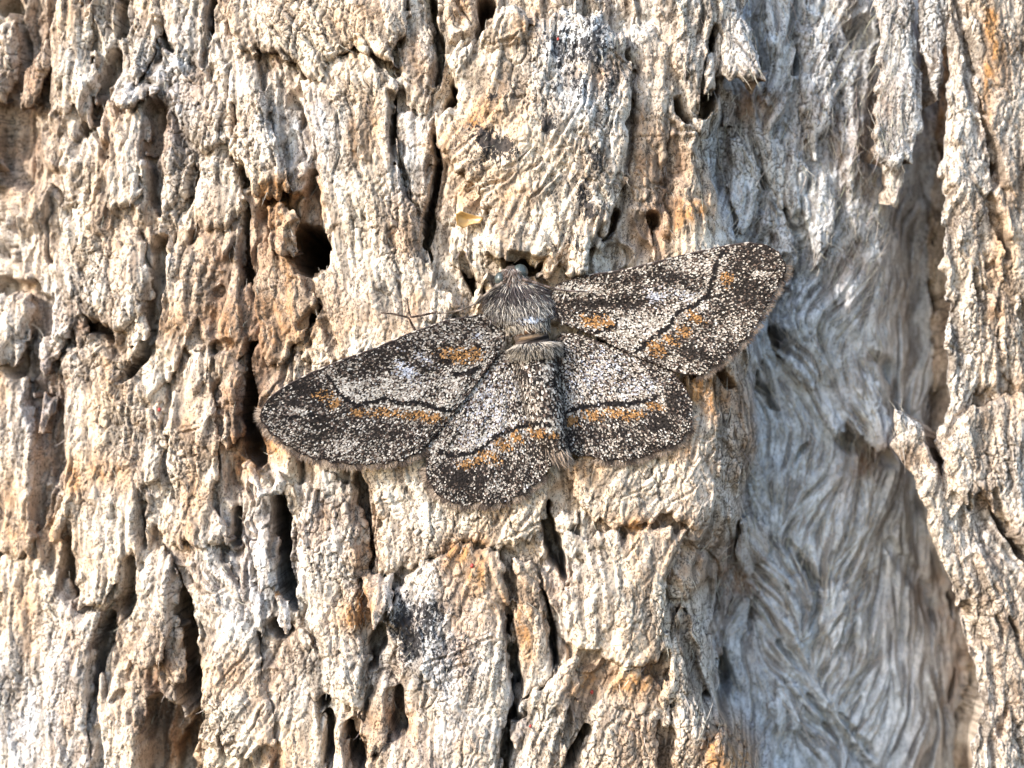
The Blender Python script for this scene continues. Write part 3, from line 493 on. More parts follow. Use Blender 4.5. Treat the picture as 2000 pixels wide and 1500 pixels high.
 ('left flat', [(322, 800), (352, 730), (392, 700), (417, 740), (422, 820), (432, 900), (412, 960), (440, 1050), (400, 1070), (360, 1060), (330, 1000), (322, 920)], dict(off=.12)),
 ('crevice right', [(352, 1085), (400, 1062), (440, 1100), (470, 1150), (500, 1200), (515, 1300), (533, 1380), (537, 1450), (480, 1472), (440, 1475), (402, 1425), (388, 1340), (390, 1270), (380, 1200), (360, 1130)], dict(off=.18, dome=.06, label='broad wrinkled bark plate beside the black crevice')),
 ('crevice left', [(262, 1090), (300, 1075), (340, 1090), (340, 1140), (332, 1200), (336, 1230), (318, 1282), (270, 1312), (258, 1290), (262, 1200)], dict(off=.26)),
 ('low left', [(-120, 1100), (60, 1090), (110, 1130), (132, 1175), (150, 1205), (195, 1195), (180, 1270), (168, 1340), (176, 1400), (172, 1600), (-120, 1600)], dict(off=.16, label='broad pale bark plate in the lower left corner')),
 ('low left strip', [(202, 1310), (245, 1300), (260, 1350), (270, 1420), (272, 1600), (190, 1600), (196, 1400)], dict(off=.08)),
 ('far left', [(-120, 720), (40, 740), (62, 830), (62, 920), (50, 1000), (75, 1050), (60, 1085), (-120, 1095)], dict(off=.10)),
 ('far left nub', [(-60, 575), (40, 570), (60, 600), (42, 660), (20, 720), (-60, 715)], dict(off=.16)),
 ('y fork', [(95, 1030), (125, 960), (142, 890), (152, 900), (146, 960), (120, 1030), (112, 1062), (88, 1062)], dict(off=.20)),
 ('pale nub', [(206, 175), (240, 160), (290, 160), (308, 172), (285, 195), (240, 205), (212, 195)], dict(off=.26)),
 ('left tongue', [(200, 260), (228, 215), (278, 205), (284, 300), (276, 380), (240, 402), (206, 422), (197, 350)], dict(off=.14)),
 ('left wedge', [(252, -60), (305, -60), (310, 60), (290, 110), (262, 158), (248, 90)], dict(off=.14)),
 ('left wedge low', [(255, 160), (300, 120), (310, 90), (325, 110), (400, 130), (445, 190), (440, 280), (400, 300), (370, 280), (330, 210), (305, 170)], dict(off=.08)),
 ('grey streak', [(312, -60), (410, -60), (404, 60), (396, 140), (360, 110), (320, 80)], dict(off=.10)),
 ('edge streak', [(418, -60), (440, -60), (444, 100), (452, 200), (465, 320), (440, 290), (405, 200), (410, 90)], dict(off=.04)),
 ('rib', [(305, 300), (345, 265), (378, 290), (372, 360), (350, 400), (318, 430), (308, 370)], dict(off=.08)),
 ('rib right', [(385, 310), (430, 290), (470, 350), (480, 400), (440, 450), (400, 440), (378, 410)], dict(off=.10)),
 ('beige top', [(100, -60), (168, -60), (180, 80), (190, 160), (162, 245), (140, 205), (90, 150), (84, 60)], dict(off=.16)),
 ('corner', [(-120, 20), (20, 40), (30, 120), (10, 200), (-120, 220)], dict(off=.10)),
 ('brown ridge', [(445, 460), (475, 440), (470, 560), (480, 650), (470, 760), (468, 860), (440, 880), (430, 760), (410, 690), (440, 580)], dict(off=.12)),
 ('brown fold', [(490, 480), (540, 470), (585, 540), (620, 590), (600, 640), (560, 700), (520, 720), (500, 640), (488, 560)], dict(off=.06)),
 ('added hole rim', [(515, 400), (555, 392), (575, 425), (572, 465), (566, 505), (540, 498), (518, 445)], dict(off=.26, tl=(.03, .06))),  # bark lip added to cast shade into the hole
 ('pale wedge', [(585, 700), (618, 630), (650, 650), (672, 700), (620, 730)], dict(off=.05)),
 ('curled sliver', [(470, 905), (485, 900), (500, 930), (505, 955), (540, 935), (556, 945), (530, 975), (508, 970), (484, 940)], dict(off=.24, free=1)),
 ('fibrous middle', [(572, 960), (620, 925), (690, 955), (708, 1020), (722, 1100), (702, 1150), (708, 1250), (720, 1330), (700, 1400), (655, 1360), (615, 1270), (585, 1180), (572, 1080), (566, 1010)], dict(off=.12, dome=.06)),
 ('grey knob', [(495, 1045), (512, 1038), (540, 1060), (545, 1110), (535, 1145), (510, 1150), (492, 1100)], dict(off=.16)),
 ('grey slope', [(455, 1100), (480, 1060), (495, 1130), (520, 1180), (520, 1260), (490, 1220), (465, 1160)], dict(off=.06)),
 ('low middle', [(540, 1260), (590, 1230), (620, 1300), (618, 1360), (640, 1420), (630, 1560), (550, 1560), (545, 1400), (525, 1320)], dict(off=.10)),
 ('low curl', [(655, 1400), (690, 1390), (716, 1420), (700, 1450), (688, 1420), (672, 1440), (690, 1560), (650, 1560)], dict(off=.18)),
 ('low cream', [(718, 1360), (745, 1300), (770, 1330), (772, 1400), (750, 1450), (725, 1480), (705, 1430)], dict(off=.14)),
 ('yellow tip strip', [(533, 1158), (545, 1165), (562, 1195), (576, 1225), (570, 1250), (558, 1240), (548, 1210), (536, 1180)], dict(off=.30, free=1, warm=(538, 1163), label='curled bark strip with an orange tip')),
 ('between', [(1095, 1000), (1130, 1000), (1150, 1030), (1105, 1045), (1085, 1030)], dict(off=.04)),
 ('head ledge', [(880, 440), (920, 450), (935, 500), (920, 540), (890, 520), (870, 470)], dict(off=.02)),
 ('head splinter', [(1075, 490), (1092, 488), (1090, 505), (1070, 525), (1055, 545), (1050, 535), (1065, 512)], dict(off=.26, free=1)),
 ('antenna splinter', [(925, 560), (935, 540), (948, 528), (950, 545), (945, 580), (935, 600), (925, 590)], dict(off=.18)),
]
# loose flakes scattered over the older bark
frng = np.random.default_rng(5)
for kx in range(45):
    zone = frng.random()
    if zone < .52: a, b = frng.uniform(-40, 470), frng.uniform(-20, 1520)
    elif zone < .74: a, b = frng.uniform(1945, 2040), frng.uniform(-20, 1520)
    elif zone < .9: a, b = frng.uniform(480, 720), frng.uniform(560, 1500)
    else: a, b = frng.uniform(1230, 1420), frng.uniform(60, 480)
    if 500 < a < 1560 and 470 < b < 1010: continue
    w, hh = frng.uniform(14, 34), frng.uniform(30, 80)
    n = 9; an = np.linspace(0, 2 * np.pi, n, endpoint=False) + frng.uniform(-.25, .25, n)
    r = frng.uniform(.65, 1.25, n); lean = frng.uniform(-.35, .35)
    ox = np.cos(an) * w * r; oy = np.sin(an) * hh * r
    PL.append(('', [(a + x_ + lean * y_, b + y_) for x_, y_ in zip(ox, oy)], dict(off=frng.uniform(.0, .07), tl=(frng.uniform(-.05, .08), frng.uniform(-.02, .1)), flake=1)))

# the moth lies flat here: the bark under it stays below the wings
MOTH_OUT = [(508, 800), (560, 750), (700, 685), (870, 625), (950, 600), (985, 520), (1040, 515), (1085, 560), (1200, 530), (1390, 488), (1500, 480), (1536, 518), (1500, 600), (1440, 680), (1365, 745), (1355, 820), (1330, 870), (1200, 905), (1100, 900), (1040, 960), (960, 990), (870, 980), (830, 905), (700, 908), (600, 893)]
s_moth = poly_sdf(px, py, MOTH_OUT).astype(F)
cap = 0.17 + 2.0 * sstep(0, 30, -s_moth)
def softcap(h): return np.minimum(h, cap) - 0.02 * (h > cap)
h_base = np.minimum(h_base, cap - 0.03)

h_sm = blur(h_mac, 14); h_cyl = (-(14.0 - np.sqrt(np.maximum(14.0 ** 2 - (X - 0.3) ** 2, 1)))).astype(F)
h_top = h_base.copy(); cover = np.zeros((NZ, NX), bool)
inframe = (np.abs(gx)[None, :] < 5.45) & (np.abs(gz)[:, None] < 4.15); incover = (np.abs(gx)[None, :] < 5.65) & (np.abs(gz)[:, None] < 4.25)
plates = []
for pi, (nm, poly, opt) in enumerate(PL):
    P = np.asarray(poly, float); m = 50
    if P[:, 0].mean() < 450 and not opt.get('flake'): opt = dict(opt, off=opt['off'] * .62)
    # outline from photo pixels to the trunk: place it at its own depth
    cx, cy = P.mean(0)
    hx = -(14 - math.sqrt(196 - ((cx - 1000) / 200 - .3) ** 2)) + opt['off'] if opt.get('abs') else (-(14 - math.sqrt(196 - ((cx - 1000) / 200 - .3) ** 2)) - .12 if opt.get('ridge') or (opt.get('flake') and cx > 1850) else 0) + opt['off'] if (opt.get('ridge') or (opt.get('flake') and cx > 1850)) else float(macro_h(np.array([cx]), np.array([cy]), np.array([(cx - 1000) / 200]))[0][0]) + opt['off']
    wx, wz = pts(P[:, 0], P[:, 1], -hx)
    W = np.stack([wx, wz], 1)
    cols = np.where((gx > wx.min() - .12) & (gx < wx.max() + .12))[0]; rows = np.where((gz > wz.min() - .12) & (gz < wz.max() + .12))[0]
    if len(cols) < 4 or len(rows) < 4: continue
    S = np.s_[rows[0]:rows[-1] + 1, cols[0]:cols[-1] + 1]
    x, z = X[S], Z[S]
    fl = opt.get('flake', 0)
    rag = 0.6 if fl else 1.0
    xx = x + rag * (0.045 * pn(x * 4, z * 4, 200 + pi) + 0.030 * pn(x * 11, z * 9, 300 + pi)); zz = z + rag * (0.045 * pn(x * 4, z * 4, 400 + pi) + 0.040 * pn(x * 12, z * 8, 500 + pi))
    s = poly_sdf(xx, zz, W).astype(F) + (0.004 * L1[S] + 0.006 * L2[S] if opt.get('ridge') or opt.get('abs') else 0.010 * L1[S] * rag + 0.009 * L2[S]) + 0.02 * pn(x * 9, z * 7, 700 + pi)
    sc_ = np.clip(s, 0, None)
    ext = max(wz.max() - wz.min(), .2); exx = max(wx.max() - wx.min(), .2)
    tx, tz = opt.get('tl', (.02, .75 * opt['off']) if cx < 560 or 560 < cx < 760 and cy > 880 else (0, 0))
    if fl: tx, tz = .3 * opt['off'], opt['off']
    u = (x - wx.mean()) / exx * 2; v = -(z - wz.mean()) / ext * 2
    inside_max = max(float(s.max()), .05)
    low = h_sm[S] if not opt.get('free') else np.full_like(x, float(h_sm[S].mean()) ) * .7 + .3 * h_sm[S]
    if opt.get('ridge') or (fl and cx > 1850): low = h_cyl[S] - .12
    if opt.get('abs'): low = h_cyl[S]
    step = 0.05 if not fl else 0.035
    hp = low + opt['off'] + tx * u + tz * v + opt.get('dome', .03) * (1 - (1 - np.clip(s / inside_max, 0, 1)) ** 2)
    hp = hp + (detail0[S] if opt.get('abs') or opt.get('ridge') else detail[S]) + 0.55 * 0.04 * (_rtab[i2[S]][..., 3] - .5) + .06 * (ridged[S] - .5) * left[S] - 0.05 * (1 - sstep(0, .12, (d2_ - d1)[S])) * (.4 + .6 * crazeamp[S]) + 0.035 * pn(x * 2.2, z * 1.6, 600 + pi)
    if opt.get('rough'): hp = hp + .8 * platelet[S] + .09 * (ridged[S] - .5) - np.minimum(crack[S], .5)
    hp = hp - step * (1 - sstep(0, .07, s)) ** 2
    hp = np.minimum(hp - 0.35 * np.minimum(crack[S], .5) * (0 if fl or opt.get('free') else 1), cap[S] - .006 * (pi % 4)).astype(F)
    gzz, gxx = np.gradient(s, ST); gm = np.hypot(gxx, gzz) + 1e-6
    vis = s > -0.011
    cell = vis[:-1, :-1] & vis[1:, :-1] & vis[:-1, 1:] & vis[1:, 1:]
    # leave out what lies far outside the picture
    cell &= (inframe[S][:-1, :-1] | ((np.abs(x[:-1, :-1]) < 5.75) & (np.abs(z[:-1, :-1]) < 4.35)))
    if cell.sum() < 30: continue
    move = np.where(s < 0, np.clip(-s / gm, 0, .012), 0)
    vx = x + gxx / gm * move; vz = z + gzz / gm * move
    rr, cc = np.where(cell); w_ = x.shape[1]
    q = np.stack([rr * w_ + cc, rr * w_ + cc + 1, (rr + 1) * w_ + cc + 1, (rr + 1) * w_ + cc], 1)
    used = np.zeros(x.size, bool); used[q.ravel()] = True
    remap = np.cumsum(used) - 1; q = remap[q]
    co = np.stack([vx.ravel()[used], -hp.ravel()[used], vz.ravel()[used]], 1)
    gn = np.stack([(gxx / gm).ravel()[used], (gzz / gm).ravel()[used]], 1)
    stn = stain_shade[S].reshape(-1, 4)[used].copy(); grn = grain[S].reshape(-1, 4)[used]
    if 'warm' in opt:
        ax, az = pts(*opt['warm'], -hx); stn[:, 1] += 1.3 * np.exp(-((co[:, 0] - ax) ** 2 + (co[:, 2] - az) ** 2) / .006)
    if opt.get('ridge') or opt.get('abs') or (fl and cx > 1850):
        wgt_ = .5 if opt.get('abs') else 1.0
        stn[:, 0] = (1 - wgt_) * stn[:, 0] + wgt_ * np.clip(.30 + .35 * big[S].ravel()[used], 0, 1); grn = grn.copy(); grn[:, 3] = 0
        stn[:, 1] += .25 * wgt_ * np.clip(nz1[S].ravel()[used], 0, 1); stn[:, 3] += .3 * wgt_ * np.clip(-nz1[S].ravel()[used], 0, 1)
        grn[:, 1] = (np.maximum(craze * (.35 + .65 * crazeamp), .7 * craze2))[S].ravel()[used]
    if not fl:   # each plate has a slight tone of its own
        stn[:, 0] = np.clip(stn[:, 0] * frng.uniform(.75, 1.15) + frng.uniform(-.06, .06), 0, 1.2)
        stn[:, 3] *= .7
    # skirt: the plate's broken edge, undercut towards the trunk
    e = np.concatenate([q[:, [0, 1]], q[:, [1, 2]], q[:, [2, 3]], q[:, [3, 0]]])
    key = np.sort(e, 1); kk = key[:, 0].astype(np.int64) * len(co) + key[:, 1]
    _, inv, cnt = np.unique(kk, return_inverse=True, return_counts=True)
    be = e[cnt[inv] == 1]
    bv = np.unique(be); bm = np.full(len(co), -1); bm[bv] = np.arange(len(bv))
    thick = 1.9 if opt.get('rough') else .9 if nm == 'diagonal' else .3 if opt.get('abs') else (opt['off'] + .22 if not opt.get('free') else .10) * (0.8 if fl else 1)
    g_ = np.tile([1., 0.], (len(bv), 1)) if opt.get('rough') else np.tile([.95, -.3], (len(bv), 1)) if nm == 'diagonal' else gn[bv]; p0 = co[bv]; n0_ = len(co)
    def ring(dy, inn): return np.stack([p0[:, 0] + g_[:, 0] * inn, p0[:, 1] + dy, p0[:, 2] + g_[:, 1] * inn], 1)
    r1 = ring(min(.05, thick * .3), -0.002); r2 = ring(thick * .6, .5 if opt.get('rough') else .27 if nm == 'diagonal' else .08 if opt.get('abs') else min(.04, thick * .2)); r3 = ring(thick, .75 if opt.get('rough') else .42 if nm == 'diagonal' else .14 if opt.get('abs') else min(.09, thick * .4))
    nb = len(bv)
    for ri_, r_ in enumerate((r2, r3)): r_[:, 0] += .03 * pn(p0[:, 0] * 14, p0[:, 2] * 14, 94 + ri_); r_[:, 2] += .03 * pn(p0[:, 0] * 14, p0[:, 2] * 14, 96 + ri_)
    a0, a1 = be[:, 0], be[:, 1]; b0, b1 = bm[a0], bm[a1]
    sk = [np.stack([a1, a0, n0_ + b0, n0_ + b1], 1), np.stack([n0_ + b1, n0_ + b0, n0_ + nb + b0, n0_ + nb + b1], 1), np.stack([n0_ + nb + b1, n0_ + nb + b0, n0_ + 2 * nb + b0, n0_ + 2 * nb + b1], 1)]
    co = np.concatenate([co, r1, r2, r3]); q = np.concatenate([q] + sk)
    es = stn[bv].copy(); es[:, 3] += .5 if not opt.get('rough') else .25; es[:, 2] *= .5; es[:, 0] = es[:, 0] * .7 if not opt.get('rough') else .9
    gk = [grn[bv].copy() for _ in range(3)]
    for gi_, g__ in enumerate(gk): g__[:, 0] = np.clip(.45 + .5 * pn(p0[:, 0] * 9 + gi_, p0[:, 2] * 9, 90 + gi_), 0, 1); g__[:, 1] *= .5
    stn = np.concatenate([stn, es, es, es]); grn = np.concatenate([grn] + gk)
    me = mesh_np('bark_plate', co, quads=q, mat=BARK, attrs={'stain_shade': stn, 'grain': grn})
    link('bark_flake' if fl else 'bark_plate', me, tree, label=opt.get('label'))
    plates.append((nm, len(q)))
    off_ = opt['off']
    h_top[S] = np.where(s > 0, np.maximum(h_top[S], hp), h_top[S])
    if not opt.get('free') and not fl: cover[S] |= incover[S] & (s > (1.0 if opt.get('rough') else 9.0 if opt.get('ridge') else 0.22)) & (hp > h_base[S] + .02)
print('plates', len(plates), sum(n for _, n in plates), round(time.time() - T0, 1))

# ------------------------------------------------------------------ trunk (the bark under and between the plates)
ci = np.unique(np.concatenate([np.where(np.abs(gx) < 5.15)[0], np.arange(0, NX, 4), [NX - 1]])); ri = np.unique(np.concatenate([np.where(np.abs(gz) < 3.9)[0], np.arange(0, NZ, 4), [NZ - 1]]))
sub = np.ix_(ri, ci)
co = np.stack([X[sub].ravel(), -h_base[sub].ravel(), Z[sub].ravel()], 1)
cv = cover[sub]; keep = ~(cv[:-1, :-1] & cv[1:, :-1] & cv[:-1, 1:] & cv[1:, 1:])
rr, cc = np.where(keep); w_ = len(ci)
q = np.stack([rr * w_ + cc, rr * w_ + cc + 1, (rr + 1) * w_ + cc + 1, (rr + 1) * w_ + cc], 1)
used = np.zeros(len(co), bool); used[q.ravel()] = True; remap = np.cumsum(used) - 1
me = mesh_np('trunk', co[used], quads=remap[q], mat=BARK, attrs={'stain_shade': stain_shade[sub].reshape(-1, 4)[used], 'grain': grain[sub].reshape(-1, 4)[used]})
link('trunk', me, tree)
print('trunk quads', len(q), 'sky', SUN_EL, round(time.time() - T0, 1))

# ------------------------------------------------------------------ hairs and fibres
def hairs(P, D, up, length, width, bend, tint, segs=4):
    """thin tapered three-sided strands; bend = sideways curl, up = lift direction per strand"""
    n = len(P); t = np.linspace(0, 1, segs + 1)
    D = D / np.linalg.norm(D, axis=1, keepdims=True)
    side = np.cross(D, up); side /= np.linalg.norm(side, axis=1, keepdims=True) + 1e-9
    nor = np.cross(side, D)
    ctr = P[:, None] + D[:, None] * (length[:, None] * t)[..., None] + side[:, None] * (bend[:, 0:1] * length[:, None] * t ** 2)[..., None] + nor[:, None] * (bend[:, 1:2] * length[:, None] * (t - bend[:, 2:3] * t ** 2))[..., None]
    wd = width[:, None] * np.maximum(1 - 0.85 * t ** 1.5, .12)
    rings = []
    for a in (0, 2.094, 4.189):
        rings.append(ctr + (math.cos(a) * side[:, None] + math.sin(a) * nor[:, None]) * wd[..., None])
    R = np.stack(rings, 2)                         # n, segs+1, 3, 3
    co = R.reshape(-1, 3)
    base = (np.arange(n) * (segs + 1) * 3)[:, None, None]
    s_ = (np.arange(segs) * 3)[None, :, None]; k_ = np.arange(3)[None, None, :]; k2 = (k_ + 1) % 3
    q = np.stack([base + s_ + k_, base + s_ + k2, base + s_ + 3 + k2, base + s_ + 3 + k_], -1).reshape(-1, 4)
    col = np.ones((n, (segs + 1) * 3, 4), F); col[..., :3] = np.asarray(tint)[:, None, :]
    return co, q, col.reshape(-1, 4)
def sample(A, x, z):
    ix = np.clip(((x - gx[0]) / ST).round().astype(int), 0, NX - 1); iz = np.clip(((z - gz[0]) / ST).round().astype(int), 0, NZ - 1)
    return A[iz, ix]
def fibre_part(n, xr, zr, wgt, lr, wr, seed, lift, name='loose_fibres'):
    r = np.random.default_rng(seed)
    x = r.uniform(*xr, n * 5); z = r.uniform(*zr, n * 5)
    ok = np.where((r.random(n * 5) < wgt(x, z)) & (sample(s_moth, x, z) < -12))[0][:n]; x, z = x[ok], z[ok]; n = len(x)
    t = sample(th, x, z) + r.normal(0, .22, n) + np.pi * (r.random(n) < .5)
    h = sample(h_top, x, z)
    P = np.stack([x, -h + .004, z], 1); D = np.stack([np.sin(t), r.normal(0, .03, n), np.cos(t)], 1)
    ln = r.uniform(*lr, n) * r.uniform(.5, 1, n)
    bend = np.stack([r.normal(0, .25, n), r.uniform(0, lift, n), r.uniform(.5, 1.1, n)], 1)
    base = np.array([.50, .46, .40]) * r.uniform(.55, 1.25, n)[:, None] + r.normal(0, .012, (n, 3))
    co, q, col = hairs(P, D, np.tile([0., -1, 0], (n, 1)), ln, r.uniform(*wr, n), bend, np.clip(base, .03, .9), 3)
    link(name, mesh_np(name, co, quads=q, mat=FIBRE, attrs={'tint': col}), tree, kind='stuff')
fibre_part(5600, (1.6, 5.4), (-4.0, 4.0), lambda x, z: np.clip(sample(vf, x, z) * .9 + .05, 0, 1) * (x < 4.0), (.10, .36), (.003, .006), 1, .10)
fibre_part(2600, (-5.3, 2.0), (-4.0, 4.0), lambda x, z: np.full(x.shape, .5), (.05, .18), (.0025, .005), 2, .2)
print('fibres', round(time.time() - T0, 1))

# ------------------------------------------------------------------ the moth
moth = link('moth', None, label='grey speckled moth with spread wings and orange bands resting on the bark', cat='moth')
MH = 0.25                                         # height of the wing plane above the reference
moth.location = (*[float(v) for v in pts(1040, 700, -MH)[:1]], -MH, float(pts(1040, 700, -MH)[1]))
MO = np.array(moth.location)
def mp(a, b, h=MH):
    x, z = pts(a, b, -h); return np.stack([x, np.full(np.shape(x), -h) if np.ndim(h) == 0 else -h, z], -1)
def blob(x, y, a, b, rx, ry, rot=0):
    r = math.radians(rot); dx, dy = x - a, y - b
    return np.exp(-(((dx * math.cos(r) - dy * math.sin(r)) / rx) ** 2 + ((dx * math.sin(r) + dy * math.cos(r)) / ry) ** 2))
WINGS = {
 'fore_left': dict(out=[(990, 640), (950, 612), (870, 627), (800, 651), (730, 681), (670, 702), (610, 727), (560, 752), (525, 777), (508, 800), (512, 825), (530, 847), (560, 870), (600, 892), (650, 903), (700, 907), (760, 904), (800, 894), (832, 876), (872, 826), (918, 768), (962, 706), (985, 672)],
     base=(985, 645), h=.05, margin=(9, 18), costa=(1, 9),
     lines=[([(662, 768), (697, 793), (720, 786), (755, 778), (780, 788), (805, 786), (830, 788), (850, 798), (878, 801)], 4.5), ([(885, 731), (912, 728), (934, 718)], 4.0), ([(560, 815), (600, 812), (622, 806)], 2.5), ([(640, 735), (655, 755), (662, 768)], 3)],
     orange=[(632, 772, 20, 12, 0), (655, 788, 16, 9, 30), (700, 806, 24, 9, 0), (750, 806, 34, 10, 0), (810, 811, 34, 10, 5), (845, 817, 22, 12, 0), (895, 694, 42, 16, -5), (925, 690, 18, 16, 0)],
     dark=[(620, 819, 28, 14, 0, .9), (600, 760, 70, 26, -25, .5), (770, 690, 110, 26, -20, .45), (560, 790, 50, 30, -30, .4), (740, 845, 60, 20, 0, .35), (640, 850, 50, 30, 20, .35), (850, 700, 40, 14, 0, .4), (720, 720, 50, 20, -10, .35), (690, 800, 20, 14, 0, .5)],
     light=[(792, 722, 30, 16, -35, 1, 1), (825, 700, 30, 10, -30, .8, 1), (577, 802, 26, 7, -15, 1.0, 0), (780, 755, 80, 26, 5, .5, 0), (880, 760, 40, 30, -30, .5, 0), (665, 870, 50, 14, 15, .5, 0), (690, 755, 40, 12, 15, .5, 0), (935, 655, 10, 10, 0, .8, 1)]),
 'fore_right': dict(out=[(1072, 580), (1085, 556), (1125, 540), (1190, 532), (1229, 525), (1284, 511), (1336, 498), (1385, 487), (1424, 479), (1463, 474), (1497, 478), (1523, 493), (1537, 517), (1530, 541), (1513, 567), (1498, 596), (1487, 616), (1473, 641), (1450, 669), (1424, 693), (1395, 715), (1363, 736), (1320, 727), (1255, 702), (1216, 685), (1164, 657), (1120, 640), (1095, 632)],
     base=(1085, 600), h=.05, margin=(12, 21), costa=(2, 10),
     lines=[([(1416, 489), (1398, 512), (1393, 544), (1382, 577), (1354, 598), (1320, 611), (1310, 632), (1289, 650), (1263, 666), (1242, 689)], 4.5), ([(1151, 650), (1175, 646), (1200, 635), (1206, 622)], 4), ([(1500, 560), (1470, 580)], 2.0)],
     orange=[(1419, 546, 15, 16, 0), (1359, 621, 24, 10, -25), (1335, 645, 18, 12, -30), (1281, 681, 24, 16, -30), (1310, 663, 22, 10, -30), (1163, 627, 32, 13, -8), (1190, 633, 14, 10, 0)],
     dark=[(1230, 590, 60, 16, 5, .6), (1150, 595, 50, 14, 5, .5), (1460, 570, 40, 30, -20, .6), (1480, 500, 50, 20, 0, .45), (1440, 530, 30, 40, 0, .35), (1420, 600, 40, 20, -30, .4), (1360, 690, 50, 16, -25, .4), (1310, 545, 50, 18, -5, .35), (1220, 545, 50, 10, -8, .4)],
     light=[(1276, 581, 20, 12, 0, 1.2, 1), (1330, 575, 40, 12, -15, .6, 1), (1250, 630, 50, 26, 0, .6, 0), (1220, 655, 40, 16, 20, .6, 0), (1440, 635, 26, 16, -40, .6, 0), (1130, 565, 50, 10, -5, .7, 0), (1478, 535, 12, 8, 0, .8, 0), (1340, 520, 40, 16, -10, .4, 0)]),
 'hind_left': dict(out=[(985, 685), (960, 705), (905, 775), (862, 835), (834, 872), (830, 915), (840, 948), (862, 972), (905, 988), (930, 981), (955, 986), (985, 981), (1010, 971), (1038, 952), (1063, 928), (1083, 905), (1094, 888), (1066, 845), (1040, 790), (1020, 730), (1005, 690)],
     base=(1000, 690), h=.0, margin=(5, 14), costa=None,
     lines=[([(860, 884), (885, 888), (913, 888), (947, 872), (972, 848), (1009, 836), (1040, 824), (1060, 818)], 5)],
     orange=[(910, 907, 16, 11, 0), (957, 891, 26, 11, -25), (983, 869, 20, 12, -30), (1009, 854, 20, 12, -20), (1050, 843, 22, 12, -10), (935, 900, 16, 8, 0)],
     dark=[(895, 935, 30, 16, 0, .7), (940, 940, 14, 26, 0, .8), (870, 920, 26, 26, 0, .4), (1000, 920, 40, 16, -25, .35), (1060, 880, 24, 16, 0, .5), (930, 965, 60, 12, 0, .4)],
     light=[(950, 790, 60, 70, 30, .45, 1), (930, 855, 40, 22, -20, .4, 1), (1000, 895, 30, 10, -30, .4, 0), (1010, 760, 20, 40, 0, .3, 1), (965, 955, 30, 10, 0, .4, 0)]),
 'hind_right': dict(out=[(1085, 665), (1098, 648), (1140, 655), (1200, 680), (1270, 706), (1318, 730), (1340, 758), (1352, 788), (1354, 815), (1346, 842), (1330, 862), (1300, 876), (1270, 886), (1240, 898), (1198, 900), (1165, 896), (1130, 890), (1104, 880), (1098, 810), (1092, 730)],
     base=(1088, 660), h=.0, margin=(8, 15), costa=None,
     lines=[([(1104, 808), (1118, 800), (1136, 795), (1183, 787), (1214, 790), (1250, 784), (1285, 776)], 5)],
     orange=[(1118, 823, 18, 11, 0), (1160, 810, 26, 11, -5), (1200, 806, 26, 10, 0), (1235, 810, 26, 11, 0), (1279, 793, 18, 9, -15)],
     dark=[(1290, 830, 26, 22, 0, .7), (1150, 845, 40, 20, 0, .35), (1320, 780, 20, 40, 0, .4), (1200, 845, 60, 14, 0, .3), (1260, 870, 50, 10, -10, .35), (1105, 860, 14, 30, 0, .5)],
     light=[(1170, 720, 70, 40, 25, .45, 1), (1240, 755, 40, 22, 10, .45, 1), (1130, 760, 40, 30, 0, .4, 0), (1180, 835, 40, 10, 0, .3, 0), (1300, 850, 20, 10, 0, .3, 0)]),
}
def wing_colour(r, x, y, W, s):
    """tint of scales at photo pixels x, y"""
    n = len(x)
    lines = np.zeros(n); pale = np.zeros(n)
    for ln, w in W['lines']:
        wob = 3.2 * pn(x * .09, y * .09, 5) + 1.5 * pn(x * .25, y * .25, 6)
        d, _ = line_dist(x + wob, y + wob, ln); pale = np.maximum(pale, sstep(w * 1.1, w * 1.7, d) * (1 - sstep(w * 2.2, w * 5.5, d))); lines = np.maximum(lines, (1 - sstep(w * .58, w * 1.0, d)) * (.85 + .15 * sstep(-.3, .2, pn(x * .05, y * .05, 13))))
    org = np.zeros(n); drk = np.zeros(n); lgt = np.zeros(n); blu = np.zeros(n)
    for b in W['orange']: org = np.maximum(org, blob(x, y, *b))
    for b in W['dark']: drk = np.maximum(drk, b[5] * blob(x, y, *b[:5]))
    for b in W['light']:
        v = b[5] * blob(x, y, *b[:5]); lgt = np.maximum(lgt, v); blu = np.maximum(blu, v * b[6])
    grainy = .95 * pn(x * .40, y * .40, 7) + .6 * pn(x * .8, y * .8, 12)
    cl = .55 * pn(x * .05, y * .05, 9) + .45 * pn(x * .11, y * .11, 10)
    tone = -.13 + .85 * lgt - 1.05 * drk - .10 * np.clip(org, 0, 1) + .32 * pale + .36 * cl + .85 * grainy + r.normal(0, .30, n)
    c = np.array([.110, .080, .066]) * r.uniform(.5, 1.6, n)[:, None]
    k_ = tone > .04; c[k_] = np.array([.30, .262, .228]) * r.uniform(.7, 1.35, k_.sum())[:, None]
    k_ = tone > .34; c[k_] = np.array([.54, .50, .455]) * r.uniform(.75, 1.2, k_.sum())[:, None]
    k_ = tone < -.16; c[k_] = np.array([.017, .014, .013]) * r.uniform(.5, 1.7, k_.sum())[:, None]
    bl = (tone > -.02) & (r.random(n) < blu); c[bl] = c[bl] * np.array([.86, .96, 1.22])
    og = (r.random(n) < np.clip(org * 1.25 - .22, 0, .9)) & (lines < .5) & (tone > -.62)
    c[og] = np.array([.42, .225, .092]) * (r.uniform(.4, 1.3, og.sum()) * np.clip(.85 + .5 * grainy[og], .35, 1.3))[:, None]
    ol = (r.random(n) < lines * .97); c[ol] = np.array([.010, .009, .010])
    edge = (s < 4) & (r.random(n) < .45); c[edge] = np.array([.035, .025, .022])
    return np.clip(c, .008, .85)
